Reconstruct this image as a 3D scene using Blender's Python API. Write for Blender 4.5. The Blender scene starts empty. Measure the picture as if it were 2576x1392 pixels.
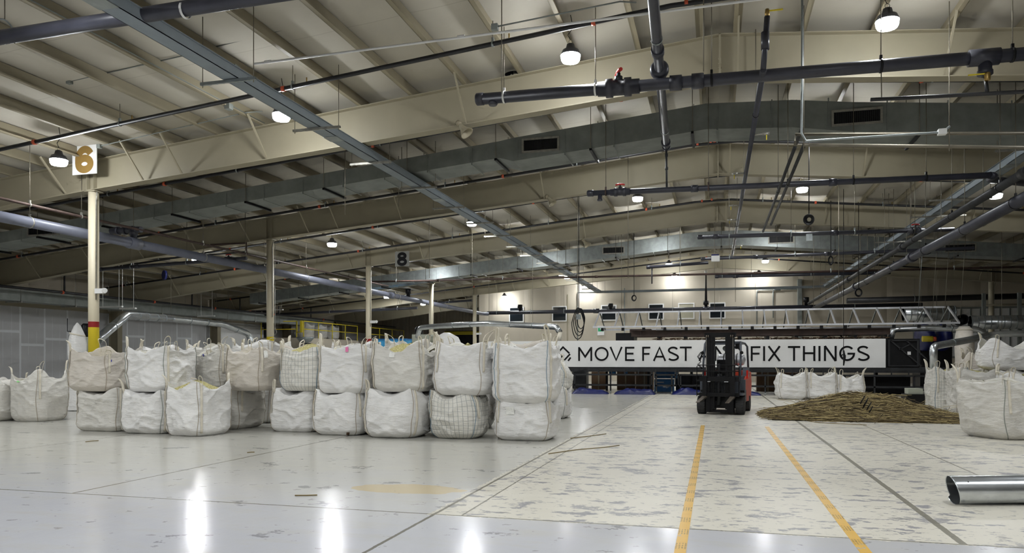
import bpy, math, random
from math import sin, cos, tan, atan, pi, radians, sqrt
from mathutils import Vector, noise
R = random.Random(7)
SC = bpy.context.scene
COL = SC.collection
# ------------------------------------------------------------------ camera
FPX, YAW, PY, HC = 1877.6, radians(15.18), 907.2, 1.4
cS, cC = sin(YAW), cos(YAW)
def P(u, v, D=None, X=None, Z=None):
    """point of the hall seen at (u, v) on the plane of depth D, of side X or of height Z"""
    a = (u-1288)/FPX; b = (PY-v)/FPX
    dx, dy, dz = a*cC-cS, a*cS+cC, b
    t = D/dy if D is not None else X/dx if X is not None else (Z-HC)/dz
    return Vector((dx*t, dy*t, HC+dz*t))
cam = bpy.data.cameras.new('camera'); co = bpy.data.objects.new('camera', cam); COL.objects.link(co)
co.location = (0, 0, HC); co.rotation_euler = (pi/2, 0, YAW)
cam.sensor_width = 36; cam.lens = 36*FPX/2576; cam.shift_y = (PY-696)/2576; cam.clip_end = 200
SC.camera = co
SC.view_settings.view_transform = 'Standard'; SC.view_settings.look = 'None'
SC.view_settings.gamma = 1; SC.view_settings.use_curve_mapping = False
SC.view_settings.exposure = -.24
w = bpy.data.worlds.new('world'); SC.world = w; w.use_nodes = True
w.node_tree.nodes['Background'].inputs[0].default_value = (0.5, 0.6, 0.7, 1)
w.node_tree.nodes['Background'].inputs[1].default_value = 0.02
try:
    SC.cycles.max_bounces = 3; SC.cycles.diffuse_bounces = 3; SC.cycles.glossy_bounces = 2; SC.cycles.transmission_bounces = 0; SC.cycles.use_adaptive_sampling = True; SC.cycles.adaptive_threshold = .08; SC.cycles.adaptive_min_samples = 12
except Exception: pass
# ------------------------------------------------------------------ materials
class NT:
    def __init__(s, name):
        m = s.m = bpy.data.materials.new(name); m.use_nodes = True
        s.t = m.node_tree; s.b = s.t.nodes['Principled BSDF']
    def n(s, typ, **kw):
        x = s.t.nodes.new(typ)
        for k, v in kw.items():
            if k in x.inputs.keys(): 
                try: x.inputs[k].default_value = v
                except Exception: s.t.links.new(v, x.inputs[k])
            else: setattr(x, k, v)
        return x
    def l(s, a, b): s.t.links.new(a, b)
    def math(s, op, a, b=None, c=None):
        x = s.t.nodes.new('ShaderNodeMath'); x.operation = op
        for i, v in enumerate((a, b, c)):
            if v is None: continue
            if isinstance(v, (int, float)): x.inputs[i].default_value = v
            else: s.l(v, x.inputs[i])
        return x.outputs[0]
    def mix(s, f, a, b):
        x = s.t.nodes.new('ShaderNodeMix'); x.data_type = 'RGBA'
        for sock, v in ((x.inputs[0], f), (x.inputs[6], a), (x.inputs[7], b)):
            if isinstance(v, (int, float)): sock.default_value = v
            elif isinstance(v, tuple): sock.default_value = v if len(v) == 4 else v+(1,)
            else: s.l(v, sock)
        return x.outputs[2]
    def ramp(s, f, lo, hi):
        x = s.t.nodes.new('ShaderNodeMapRange'); s.l(f, x.inputs[0])
        x.inputs[1].default_value = lo; x.inputs[2].default_value = hi
        return x.outputs[0]
    def noise(s, vec, scale, detail=4, rough=.55, scl=None, typ=None):
        if scl:
            mp = s.t.nodes.new('ShaderNodeMapping'); mp.inputs['Scale'].default_value = scl
            s.l(vec, mp.inputs[0]); vec = mp.outputs[0]
        x = s.t.nodes.new('ShaderNodeTexNoise'); s.l(vec, x.inputs['Vector'])
        x.inputs['Scale'].default_value = scale; x.inputs['Detail'].default_value = detail
        x.inputs['Roughness'].default_value = rough
        if typ: x.noise_type = typ
        return x.outputs[0]
    def bump(s, h, strength, dist=.02, base=None):
        x = s.t.nodes.new('ShaderNodeBump'); s.l(h, x.inputs['Height'])
        x.inputs['Strength'].default_value = strength; x.inputs['Distance'].default_value = dist
        if base: s.l(base, x.inputs['Normal'])
        return x.outputs[0]
MATS = {}
def paint(name, c, rough=.5, metal=0., var=.12, scale=3., bump=0., spec=None, scl=None):
    """plain finish with a soft change of tone and wear"""
    if name in MATS: return MATS[name]
    q = NT(name); tc = q.n('ShaderNodeTexCoord').outputs['Object']
    f = q.noise(tc, scale, 5, .6, scl)
    d = tuple(x*(1-var) for x in c); e = tuple(min(1, x*(1+var)) for x in c)
    q.l(q.mix(q.ramp(f, .3, .7), d, e), q.b.inputs['Base Color'])
    q.b.inputs['Roughness'].default_value = rough; q.b.inputs['Metallic'].default_value = metal
    if spec is not None: q.b.inputs['Specular IOR Level'].default_value = spec
    if bump:
        q.l(q.bump(q.noise(tc, scale*9, 4), bump, .01), q.b.inputs['Normal'])
    MATS[name] = q.m; return q.m
def glow(name, c, s):
    q = NT(name); q.b.inputs['Base Color'].default_value = (*c, 1)
    q.b.inputs['Emission Color'].default_value = (*c, 1); q.b.inputs['Emission Strength'].default_value = s
    MATS[name] = q.m; return q.m
CREAM = paint('cream_beam_paint', (.325, .29, .205), .55, var=.07, scale=.8)
PURLIN = paint('tan_purlin_paint', (.27, .235, .16), .6, var=.12, scale=.9)
WALLC = paint('cream_wall_panel', (.46, .41, .325), .7, var=.05, scale=.5)
GALV = paint('galvanised_sheet', (.30, .33, .33), .36, .55, var=.18, scale=4)
GALVD = paint('weathered_galvanised_sheet', (.20, .215, .20), .6, .1, var=.2, scale=2)
SHINY = paint('shiny_galvanised_pipe', (.62, .65, .67), .24, .9, var=.15, scale=5)
STRUT = paint('dull_steel_strut', (.36, .35, .31), .45, .6, var=.25, scale=9)
WSTRUT = paint('white_steel_strut', (.72, .72, .70), .45, .1, var=.1)
TRAY = paint('blue_grey_tray_paint', (.22, .255, .28), .6, 0., var=.1, scale=2)
PVC = paint('dark_grey_plastic_pipe', (.033, .034, .046), .38, var=.2, scale=3)
PVC_LIT = paint('lit_dark_grey_plastic_pipe', (.125, .133, .17), .4, var=.12, scale=2)  # same plastic as PVC, colour lightened for the stronger light on it
BLKP = paint('black_iron_pipe', (.018, .018, .02), .45, .1, var=.3, scale=4)
RUST = paint('rusty_brown_pipe', (.055, .032, .025), .6, .1, var=.35, scale=5)
ROD = paint('threaded_rod_steel', (.20, .18, .14), .5, .5, var=.2)
BLACK = paint('black_steel', (.007, .007, .008), .4, .1, var=.35, scale=5, spec=.25)
DARK = paint('dark_grey_steel', (.028, .029, .031), .5, .1, var=.3, scale=3, spec=.3)
REDP = paint('red_plastic', (.50, .025, .02), .4, var=.15)
ORNG = paint('orange_coupling', (.60, .10, .04), .5, var=.2)
BRASS = paint('brass_valve', (.45, .30, .10), .35, .8)
YEL = paint('yellow_safety_paint', (.72, .58, .03), .5, var=.1)
WHT = paint('white_painted_board', (.80, .80, .79), .45, var=.03, scale=1.5)
INK = paint('black_lettering', (.006, .006, .007), .6, var=.05, spec=.15)
GOLD = paint('gold_lettering', (.25, .15, .04), .45, 0, var=.08)
GREYS = paint('grey_sign_board', (.22, .22, .20), .6, var=.05)
ALU = paint('aluminium_truss', (.66, .67, .70), .35, .55, var=.12, scale=6)
BRN = paint('brown_primed_steel', (.055, .032, .024), .6, .1, var=.35, scale=3)
TARP = paint('blue_tarpaulin', (.006, .011, .095), .42, var=.3, scale=3)
CARD = paint('brown_cardboard', (.13, .075, .04), .8, var=.2, scale=2)
BLUEB = paint('blue_packing', (.02, .16, .42), .5, var=.15)
BLUEL = paint('light_blue_panel', (.06, .38, .72), .5, var=.2, scale=1.5)
TANK = paint('pale_green_grey_enamel', (.42, .44, .36), .45, var=.08)
RUB = paint('black_rubber', (.028, .028, .028), .75, var=.25, scale=8, bump=.3)
FORKR = paint('orange_red_bodywork', (.60, .06, .022), .5, var=.06)
FORKG = paint('slate_grey_bodywork', (.075, .085, .105), .42, var=.12)
FORKS = paint('worn_fork_steel', (.17, .14, .11), .45, .6, var=.3, scale=8)
REDL = paint('red_light_lens', (.75, .02, .01), .25, var=.02)
GREEN = paint('green_sign_face', (.02, .40, .16), .5, var=.05)
HURD = None
def column_mat(name, red):
    q = NT(name); tc = q.n('ShaderNodeTexCoord').outputs['Object']
    sp = q.n('ShaderNodeSeparateXYZ'); q.l(tc, sp.inputs[0]); z = sp.outputs[2]
    c = (.60, .54, .40); f = q.noise(tc, 2, 4)
    top = q.mix(f, tuple(x*.93 for x in c), tuple(x*1.07 for x in c))
    y = q.mix(q.math('LESS_THAN', z, 2.22), top, (.72, .56, .02))
    if red: y = q.mix(q.math('MULTIPLY', q.math('GREATER_THAN', z, 2.22), q.math('LESS_THAN', z, 2.36)), y, (.30, .012, .012))
    q.l(y, q.b.inputs['Base Color']); q.b.inputs['Roughness'].default_value = .5
    return q.m
def bag_mat(name, c, grid=False, line=(.10, .13, .14)):
    q = NT(name); tx = q.n('ShaderNodeTexCoord'); tc = tx.outputs['Object']; uv = tx.outputs['UV']
    f = q.noise(tc, 2.2, 5, .6); g = q.noise(tc, 9, 4, .6)
    col = q.mix(q.ramp(f, .35, .7), tuple(x*.88 for x in c), tuple(min(1, x*1.04) for x in c))
    col = q.mix(q.math('MULTIPLY', q.ramp(g, .56, .75), .35), col, (c[0]*.80, c[1]*.76, c[2]*.66))
    if grid:
        sp = q.n('ShaderNodeSeparateXYZ'); q.l(uv, sp.inputs[0])
        a = q.math('LESS_THAN', q.math('PINGPONG', q.math('MULTIPLY', sp.outputs[0], 12), .5), .06)
        b = q.math('LESS_THAN', q.math('PINGPONG', q.math('MULTIPLY', sp.outputs[1], 12), .5), .05)
        k = q.math('MULTIPLY', q.math('MAXIMUM', a, q.math('MULTIPLY', b, .7)), .55)
        col = q.mix(k, col, line)
    q.l(col, q.b.inputs['Base Color'])
    q.b.inputs['Roughness'].default_value = .42; q.b.inputs['Specular IOR Level'].default_value = .35
    h1 = q.noise(tc, 2.2, 6, .6, (1, 1, 2.4), 'RIDGED_MULTIFRACTAL'); h2 = q.noise(tc, 7, 4, .6, (1, 1, 3.4))
    b1 = q.bump(h1, .6, .055); b2 = q.bump(h2, .7, .03, b1)
    wv = q.noise(tc, 260, 1)
    q.l(q.bump(wv, .10, .003, b2), q.b.inputs['Normal'])
    return q.m
BAGW = bag_mat('white_woven_plastic', (.82, .81, .79)); BAGG = bag_mat('grey_white_woven_plastic', (.70, .68, .63))
BAGT = bag_mat('dusty_beige_woven_plastic', (.66, .61, .54)); BAGX = bag_mat('gridded_woven_plastic', (.76, .74, .68), True)
WEB = paint('cream_webbing', (.68, .63, .52), .6, var=.08, scale=20); SEAMG = paint('grey_green_stitching', (.22, .25, .22), .7)
SEAMT = paint('tan_stitching', (.36, .30, .22), .7); SEAMB = paint('blue_stitching', (.16, .26, .34), .6)
def hurd_mat():
    q = NT('chopped_stalk_fibre'); tc = q.n('ShaderNodeTexCoord').outputs['Object']
    f = q.noise(tc, 45, 3, .7)
    q.l(q.mix(q.ramp(f, .35, .65), (.32, .27, .09), (.78, .72, .36)), q.b.inputs['Base Color'])
    q.b.inputs['Roughness'].default_value = .9; q.l(q.bump(f, .9, .03), q.b.inputs['Normal']); return q.m
HURD = hurd_mat()
def stalk_mat():
    q = NT('dry_stalks'); g = q.n('ShaderNodeNewGeometry')
    x = q.t.nodes.new('ShaderNodeValToRGB'); q.l(g.outputs['Random Per Island'], x.inputs[0])
    e = x.color_ramp.elements; e[0].color = (.03, .02, .009, 1); e[1].color = (.50, .40, .18, 1)
    m = e.new(.5); m.color = (.17, .12, .045, 1)
    q.l(x.outputs[0], q.b.inputs['Base Color']); q.b.inputs['Roughness'].default_value = .75; return q.m
STALK = stalk_mat()
def floor_mat():
    q = NT('polished_coated_concrete'); tc = q.n('ShaderNodeTexCoord').outputs['Object']
    sp = q.n('ShaderNodeSeparateXYZ'); q.l(tc, sp.inputs[0]); x, y = sp.outputs[0], sp.outputs[1]
    n1 = q.noise(tc, .35, 5, .6); n2 = q.noise(tc, 1.6, 6, .65, (1, 2.6, 1)); n3 = q.noise(tc, 3.0, 5, .62, (1, 1.7, 1))
    n4 = q.noise(tc, 9, 3, .6); n5 = q.noise(tc, .9, 4, .6)
    grey = q.mix(q.ramp(n1, .3, .7), (.50, .505, .545), (.58, .585, .61))
    grey = q.mix(q.math('MULTIPLY', q.ramp(n2, .5, .72), .5), grey, (.52, .50, .44))
    far = q.ramp(q.math('ADD', y, q.math('MULTIPLY', n5, 3)), 7.0, 10.5)
    grey = q.mix(q.math('MULTIPLY', far, .75), grey, (.57, .55, .47))
    cream = q.mix(n2, (.56, .53, .445), (.65, .62, .54))
    # worn places, drawn out sideways, where the grey slab shows
    wear = q.math('MAXIMUM', q.ramp(n3, .58, .605), q.math('MULTIPLY', q.ramp(q.noise(tc, 1.3, 6, .72, (1, 1.5, 1)), .585, .61), .9))
    wear = q.math('MAXIMUM', wear, q.math('MULTIPLY', q.ramp(q.noise(tc, 7, 4, .65, (1, 1.8, 1)), .60, .63), .8))
    cream = q.mix(q.math('MULTIPLY', wear, .72), cream, (.15, .155, .195))
    wob = q.math('MULTIPLY', q.math('SUBTRACT', n4, .5), .16)
    zx = q.math('GREATER_THAN', q.math('ADD', x, wob), -2.52); zy = q.math('GREATER_THAN', q.math('ADD', y, wob), 6.35)
    zone = q.math('MULTIPLY', zx, zy)
    # a spill of the coat beside the corner
    ex = q.math('MULTIPLY', q.math('ADD', x, 3.15), 1.0); ey = q.math('MULTIPLY', q.math('SUBTRACT', y, 7.55), 2.2)
    rad = q.math('SQRT', q.math('ADD', q.math('MULTIPLY', ex, ex), q.math('MULTIPLY', ey, ey)))
    patch = q.math('LESS_THAN', q.math('ADD', rad, q.math('MULTIPLY', n5, 1.4)), 1.35)
    c = q.mix(zone, grey, cream); c = q.mix(q.math('MULTIPLY', patch, .95), c, (.60, .50, .32))
    # dark scuffs on the grey slab
    sc = q.ramp(q.noise(tc, 1.5, 5, .7, (1, 1.3, 1)), .625, .64)
    c = q.mix(q.math('MULTIPLY', sc, .6), c, (.17, .17, .18))
    c = q.mix(q.math('MULTIPLY', q.ramp(q.noise(tc, 4.5, 4, .6, (1, 1.4, 1)), .65, .67), .5), c, (.2, .19, .17))
    # saw-cut joints
    def joint(v, at, w, lo=None, coord=None):
        d = q.math('LESS_THAN', q.math('ABSOLUTE', q.math('SUBTRACT', q.math('ADD', v, q.math('MULTIPLY', wob, .12)), at)), w)
        if lo is not None: d = q.math('MULTIPLY', d, q.math('GREATER_THAN', coord, lo))
        return d
    js = [joint(x, -6.53, .018, 6.37, y), joint(x, -2.46, .016), joint(x, 1.83, .03, 6.37, y), joint(x, 3.1, .012, 6.37, y),
          joint(y, 6.37, .014), joint(y, 14.2, .012), joint(x, -10.6, .014), joint(x, 7.4, .014), joint(x, -2.2, .01, 6.37, y)]
    j = js[0]
    for k in js[1:]: j = q.math('MAXIMUM', j, k)
    c = q.mix(q.math('MULTIPLY', j, .85), c, (.13, .12, .085))
    q.l(c, q.b.inputs['Base Color'])
    rg = q.math('ADD', .12, q.math('MULTIPLY', n2, .12)); rg = q.math('ADD', rg, q.math('MULTIPLY', zone, .22))
    q.l(rg, q.b.inputs['Roughness']); q.b.inputs['Specular IOR Level'].default_value = .32
    q.l(q.bump(q.noise(tc, 14, 3, .5, (1, .35, 1)), .06, .01), q.b.inputs['Normal'])
    return q.m
FLOOR = floor_mat()
def ceil_mat():
    q = NT('vinyl_faced_insulation'); tc = q.n('ShaderNodeTexCoord').outputs['Object']
    sp = q.n('ShaderNodeSeparateXYZ'); q.l(tc, sp.inputs[0])
    f = q.noise(tc, .7, 5, .6)
    c = q.mix(q.ramp(f, .3, .7), (.475, .445, .38), (.54, .51, .44))
    s = q.math('LESS_THAN', q.math('PINGPONG', q.math('ADD', sp.outputs[1], .4), .9), .012)
    c = q.mix(q.math('MULTIPLY', s, .35), c, (.3, .27, .22))
    q.l(c, q.b.inputs['Base Color']); q.b.inputs['Roughness'].default_value = .85
    q.l(q.bump(q.noise(tc, 2.5, 4, .5), .15, .04), q.b.inputs['Normal']); return q.m
CEIL = ceil_mat()
def drywall_mat():
    q = NT('taped_grey_plasterboard'); tc = q.n('ShaderNodeTexCoord').outputs['Object']
    sp = q.n('ShaderNodeSeparateXYZ'); q.l(tc, sp.inputs[0]); y, z = sp.outputs[1], sp.outputs[2]
    wob = q.math('MULTIPLY', q.noise(tc, 5, 3), .03)
    yy = q.math('ADD', y, wob)
    vert = q.math('LESS_THAN', q.math('PINGPONG', yy, .61), .045)
    k = q.math('MODULO', q.math('FLOOR', q.math('DIVIDE', yy, 1.22)), 3)
    hz = q.math('ADD', 2.1, q.math('MULTIPLY', k, .28))
    hor = q.math('LESS_THAN', q.math('ABSOLUTE', q.math('SUBTRACT', q.math('ADD', z, wob), hz)), .055)
    scr = q.math('LESS_THAN', q.math('PINGPONG', q.math('ADD', yy, .0), .2033), .012)
    scr = q.math('MULTIPLY', q.math('MULTIPLY', scr, q.ramp(q.noise(tc, 1.3, 2, .5, (1, 1, .8)), .45, .52)), .5)
    m = q.math('MAXIMUM', q.math('MAXIMUM', vert, hor), scr)
    f = q.noise(tc, 2, 4)
    q.l(q.mix(q.math('MULTIPLY', m, .8), q.mix(f, (.50, .50, .505), (.58, .58, .585)), (.80, .82, .84)), q.b.inputs['Base Color'])
    q.b.inputs['Roughness'].default_value = .8; return q.m
DRY = drywall_mat()
def ribbed_mat(name, c, per, axis=0):
    q = NT(name); tc = q.n('ShaderNodeTexCoord').outputs['Object']
    sp = q.n('ShaderNodeSeparateXYZ'); q.l(tc, sp.inputs[0])
    h = q.math('PINGPONG', sp.outputs[axis], per/2); f = q.noise(tc, 1, 4)
    g = q.ramp(h, .0, per*.12)
    q.l(q.mix(f, tuple(v*.85 for v in c), tuple(v*1.1 for v in c)), q.b.inputs['Base Color'])
    q.b.inputs['Roughness'].default_value = .6; q.l(q.bump(g, .9, .04), q.b.inputs['Normal']); return q.m
RIB = ribbed_mat('ribbed_metal_cladding', (.52, .47, .38), .3)
PANEL = ribbed_mat('insulated_wall_panel', (.50, .45, .36), 2.6)
def tape_mat():
    q = NT('printed_yellow_floor_tape'); tx = q.n('ShaderNodeTexCoord'); tc = tx.outputs['Object']
    sp = q.n('ShaderNodeSeparateXYZ'); q.l(tc, sp.inputs[0]); x, y = sp.outputs[0], sp.outputs[1]
    f = q.noise(tc, 6, 4); c = q.mix(f, (.62, .36, .04), (.74, .46, .09))
    blk = q.math('LESS_THAN', q.math('PINGPONG', y, .24), .095)
    ln = q.math('GREATER_THAN', q.math('PINGPONG', q.math('MULTIPLY', x, 90), 1), .45)
    tx_ = q.ramp(q.noise(tc, 55, 2, .5, (.5, 1.6, 1)), .44, .5)
    c = q.mix(q.math('MULTIPLY', q.math('MULTIPLY', blk, q.math('MULTIPLY', ln, tx_)), .75), c, (.12, .09, .03))
    wear = q.ramp(q.noise(tc, 7, 5, .7, (1, .5, 1)), .62, .66)
    c = q.mix(wear, c, (.40, .38, .34))
    q.l(c, q.b.inputs['Base Color']); q.b.inputs['Roughness'].default_value = .35; return q.m
TAPE = tape_mat()
def glass_mat():
    q = NT('dark_office_window_glass'); q.b.inputs['Base Color'].default_value = (.012, .016, .02, 1)
    q.b.inputs['Roughness'].default_value = .08; return q.m
GLASS = glass_mat()
# ------------------------------------------------------------------ mesh helpers
ORG = {}
class MB:
    def __init__(s): s.v = []; s.f = []; s.sm = []; s.uv = None
    def add(s, vs, fs, smooth=False):
        b = len(s.v); s.v += [Vector(p) for p in vs]
        for f in fs: s.f.append(tuple(i+b for i in f)); s.sm.append(smooth)
        return s
    def box(s, x0, x1, y0, y1, z0, z1):
        vs = [(x, y, z) for z in (z0, z1) for y in (y0, y1) for x in (x0, x1)]
        return s.add(vs, [(0, 2, 3, 1), (4, 5, 7, 6), (0, 1, 5, 4), (2, 6, 7, 3), (0, 4, 6, 2), (1, 3, 7, 5)])
    def bar(s, p, q, w, h, up=(0, 0, 1)):
        """straight bar of width w (sideways) and height h (along up)"""
        p, q = Vector(p), Vector(q); d = (q-p).normalized(); up = Vector(up)
        if abs(d.dot(up)) > .95: up = Vector((0, 1, 0))
        sd = d.cross(up).normalized(); u2 = sd.cross(d).normalized()
        vs = [c+sd*(a*w/2)+u2*(b*h/2) for c in (p, q) for a, b in ((-1, -1), (1, -1), (1, 1), (-1, 1))]
        return s.add(vs, [(0, 1, 2, 3), (7, 6, 5, 4), (0, 4, 5, 1), (1, 5, 6, 2), (2, 6, 7, 3), (3, 7, 4, 0)])
    def path(s, pts, r, n=12, cap=True, rs=None):
        pts = [Vector(p) for p in pts]; m = len(pts); N = None; base = len(s.v); vs = []
        for i, p in enumerate(pts):
            d = (pts[min(i+1, m-1)]-pts[max(i-1, 0)]).normalized()
            if N is None:
                a = Vector((0, 0, 1)) if abs(d.z) < .9 else Vector((1, 0, 0)); N = (a-d*a.dot(d)).normalized()
            else: N = (N-d*N.dot(d)).normalized()
            B = d.cross(N); rr = rs[i] if rs else r
            k = 1.0
            if 0 < i < m-1:
                c = (pts[i]-pts[i-1]).normalized().dot((pts[i+1]-pts[i]).normalized()); k = 1
            for j in range(n):
                t = 2*pi*j/n; vs.append(p+(N*cos(t)+B*sin(t))*rr*k)
        fs = [(i*n+j, i*n+(j+1) % n, (i+1)*n+(j+1) % n, (i+1)*n+j) for i in range(m-1) for j in range(n)]
        s.add(vs, fs, True)
        if cap:
            s.f.append(tuple(base+j for j in range(n-1, -1, -1))); s.sm.append(False)
            s.f.append(tuple(base+(m-1)*n+j for j in range(n))); s.sm.append(False)
        return s
    def tube(s, p, q, r, n=12, r2=None): return s.path([p, q], r, n, True, [r, r2 if r2 is not None else r])
    def lathe(s, c, prof, n=24, axis=(0, 0, 1), smooth=True, cap=True):
        c = Vector(c); d = Vector(axis).normalized()
        a = Vector((0, 0, 1)) if abs(d.z) < .9 else Vector((1, 0, 0)); N = (a-d*a.dot(d)).normalized(); B = d.cross(N)
        base = len(s.v)
        vs = [c+d*h+(N*cos(2*pi*j/n)+B*sin(2*pi*j/n))*r for r, h in prof for j in range(n)]
        m = len(prof)
        s.add(vs, [(i*n+j, i*n+(j+1) % n, (i+1)*n+(j+1) % n, (i+1)*n+j) for i in range(m-1) for j in range(n)], smooth)
        if cap:
            s.f.append(tuple(base+j for j in range(n-1, -1, -1))); s.sm.append(False)
            s.f.append(tuple(base+(m-1)*n+j for j in range(n))); s.sm.append(False)
        return s
    def ring(s, c, R0, r, axis=(0, 0, 1), n=28, k=8, a0=0, a1=2*pi):
        c = Vector(c); d = Vector(axis).normalized()
        a = Vector((0, 0, 1)) if abs(d.z) < .9 else Vector((1, 0, 0)); N = (a-d*a.dot(d)).normalized(); B = d.cross(N)
        pts = [c+(N*cos(a0+(a1-a0)*i/n)+B*sin(a0+(a1-a0)*i/n))*R0 for i in range(n+1)]
        return s.path(pts, r, k, abs(a1-a0) < 6.2)
    def strip(s, pts, wd, th=.004):
        """flat band along pts; wd gives the sideways vector at each point"""
        vs = []; m = len(pts)
        for i, p in enumerate(pts):
            p = Vector(p); w_ = Vector(wd[i]) if isinstance(wd, list) else Vector(wd)
            d = (Vector(pts[min(i+1, m-1)])-Vector(pts[max(i-1, 0)])).normalized()
            n_ = w_.cross(d).normalized()*th/2
            vs += [p-w_/2-n_, p+w_/2-n_, p+w_/2+n_, p-w_/2+n_]
        fs = [(i*4+j, i*4+(j+1) % 4, i*4+4+(j+1) % 4, i*4+4+j) for i in range(m-1) for j in range(4)]
        fs += [(3, 2, 1, 0), tuple((m-1)*4+j for j in range(4))]
        return s.add(vs, fs, True)
    def stroke(s, pts, w_, o, ex, ez, sx, sz, th=.012, closed=False):
        """flat pen stroke with square ends in the plane (ex, ez) at origin o"""
        P2 = [(x*sx, z*sz) for x, z in pts]; m = len(P2); L = []
        for i in range(m):
            a = P2[i-1] if (i > 0 or closed) else None; b = P2[(i+1) % m] if (i < m-1 or closed) else None
            p = P2[i]
            def nrm(u, v):
                dx, dz = v[0]-u[0], v[1]-u[1]; l_ = sqrt(dx*dx+dz*dz) or 1; return (-dz/l_, dx/l_)
            if a and b:
                n1, n2 = nrm(a, p), nrm(p, b); mx, mz = n1[0]+n2[0], n1[1]+n2[1]; l2 = mx*mx+mz*mz or 1
                k = min(2/l2, 1.9); nx, nz = mx*k, mz*k
            else: nx, nz = nrm(a, p) if a else nrm(p, b)
            L.append(((p[0]+nx*w_/2, p[1]+nz*w_/2), (p[0]-nx*w_/2, p[1]-nz*w_/2)))
        o, ex, ez = Vector(o), Vector(ex), Vector(ez); nn = ex.cross(ez).normalized()
        vs = []
        for (a, b) in L:
            for q, t in ((a, th), (b, th), (b, 0), (a, 0)): vs.append(o+ex*q[0]+ez*q[1]+nn*t)
        mm = m if closed else m-1
        fs = [(i*4+j, i*4+(j+1) % 4, ((i+1) % m)*4+(j+1) % 4, ((i+1) % m)*4+j) for i in range(mm) for j in range(4)]
        if not closed: fs += [(3, 2, 1, 0), tuple((m-1)*4+j for j in range(4))]
        return s.add(vs, fs)
    def build(s, name, mat, parent=None, label=None):
        o0 = ORG.get(parent.name, Vector()) if parent else Vector()
        me = bpy.data.meshes.new(name); me.from_pydata([tuple(v-o0) for v in s.v], [], s.f); me.materials.append(mat)
        me.polygons.foreach_set('use_smooth', s.sm)
        if s.uv:
            ul = me.uv_layers.new(name='UVMap'); vi = [0]*len(me.loops); me.loops.foreach_get('vertex_index', vi)
            fl = []
            for i in vi: fl += s.uv[i] if i < len(s.uv) else (0, 0)
            ul.data.foreach_set('uv', fl)
        me.update(); o = bpy.data.objects.new(name, me); COL.objects.link(o)
        if parent: o.parent = parent; ORG[o.name] = o0
        if label: o['label'] = label
        return o
def tag(o, label, cat, group=None):
    o['label'] = label; o['category'] = cat
    if group: o['group'] = group
    return o
def thing(name, label, cat, loc=(0, 0, 0), group=None):
    o = bpy.data.objects.new(name, None); o.empty_display_size = .1; COL.objects.link(o); o.location = loc
    ORG[o.name] = Vector(loc); return tag(o, label, cat, group)
def struct(mb, name, mat, label=None, parent=None):
    o = mb.build(name, mat, parent); o['kind'] = 'structure'
    if label: o['label'] = label
    return o
ORD = ['nearest', 'second nearest', 'third nearest', 'fourth nearest', 'fifth nearest', 'sixth nearest', 'seventh nearest', 'eighth nearest',
       'ninth nearest', 'tenth nearest', 'eleventh nearest', 'twelfth nearest', 'thirteenth nearest', 'fourteenth nearest', 'fifteenth nearest',
       'sixteenth nearest', 'seventeenth nearest']
# ------------------------------------------------------------------ the hall
SL, RX, HT, S1, SP_ = .0944, .1, 7.75, 15.15, 7.62
FR = [S1+SP_*i for i in range(6)]
XW, DB = -29.0, 51.2
def ztop(x): return HT-SL*abs(x-RX)
def fdepth(x):
    x = abs(x); T = [(0, .89), (8, .83), (14.9, .74), (20, .76), (28.6, 1.02), (40, 1.3)]
    for (a, p), (b, q) in zip(T, T[1:]):
        if x <= b: return p+(q-p)*(x-a)/(b-a)
def zbot(x): return ztop(x)-fdepth(x)
struct(MB().box(-31, 31, -14, 68, -.1, 0), 'floor', FLOOR)
b = MB()                                   # insulated roof, sagging softly between the purlins
PX = [-.28-1.22*k for k in range(24)]; PXR = [.43+1.22*k for k in range(24)]
for side in (-1, 1):
    xs = sorted(PX if side < 0 else PXR); xs = ([-31]+xs+[RX]) if side < 0 else ([RX]+xs+[31])
    cols = []
    for a, c in zip(xs, xs[1:]):
        for k in range(5): cols.append((a+(c-a)*k/5, k/5))
    cols.append((xs[-1], 0)); ys = [-14+.635*k for k in range(130)]; vs = []
    for y in ys:
        fy = ((y-S1) % SP_)/SP_; pin = min(1, 6*min(fy, 1-fy))
        for x, k in cols:
            vs.append((x, y, ztop(x)+.265-.05*(4*k*(1-k))*(.3+.7*(1-pin))+.005*noise.noise(Vector((x*1.2, y*1.2, side)))))
    n = len(cols)
    b = MB().add(vs, [(j*n+i, j*n+n+i, j*n+n+i+1, j*n+i+1) for j in range(len(ys)-1) for i in range(n-1)], True)
    # upper skin so that the roof has a body
    m0 = len(b.v); x0, x1 = cols[0][0], cols[-1][0]
    b.add([(x0, ys[0], ztop(x0)+.4), (x1, ys[0], ztop(x1)+.4), (x1, ys[-1], ztop(x1)+.4), (x0, ys[-1], ztop(x0)+.4)], [(0, 1, 2, 3)])
    struct(b, 'ceiling', CEIL, 'white insulation blanket under the %s roof slope' % ('left' if side < 0 else 'right'))
def purlin(x, s, y0, y1):
    b = MB(); z = ztop(x)
    b.box(x-.006, x+.006, y0, y1, z+.004, z+.25)
    b.box(min(x, x+s*.085), max(x, x+s*.085), y0, y1, z+.004, z+.014)
    b.box(min(x, x-s*.08), max(x, x-s*.08), y0, y1, z+.24, z+.25)
    b.box(min(x+s*.077, x+s*.085), max(x+s*.077, x+s*.085), y0, y1, z+.014, z+.034)
    struct(b, 'roof_purlin', PURLIN, 'tan steel roof purlin running away from the camera')
for x in PX[:23]: purlin(x, 1, 5, 57)
for x in PXR[:15]: purlin(x, -1, 5, 51)
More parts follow.
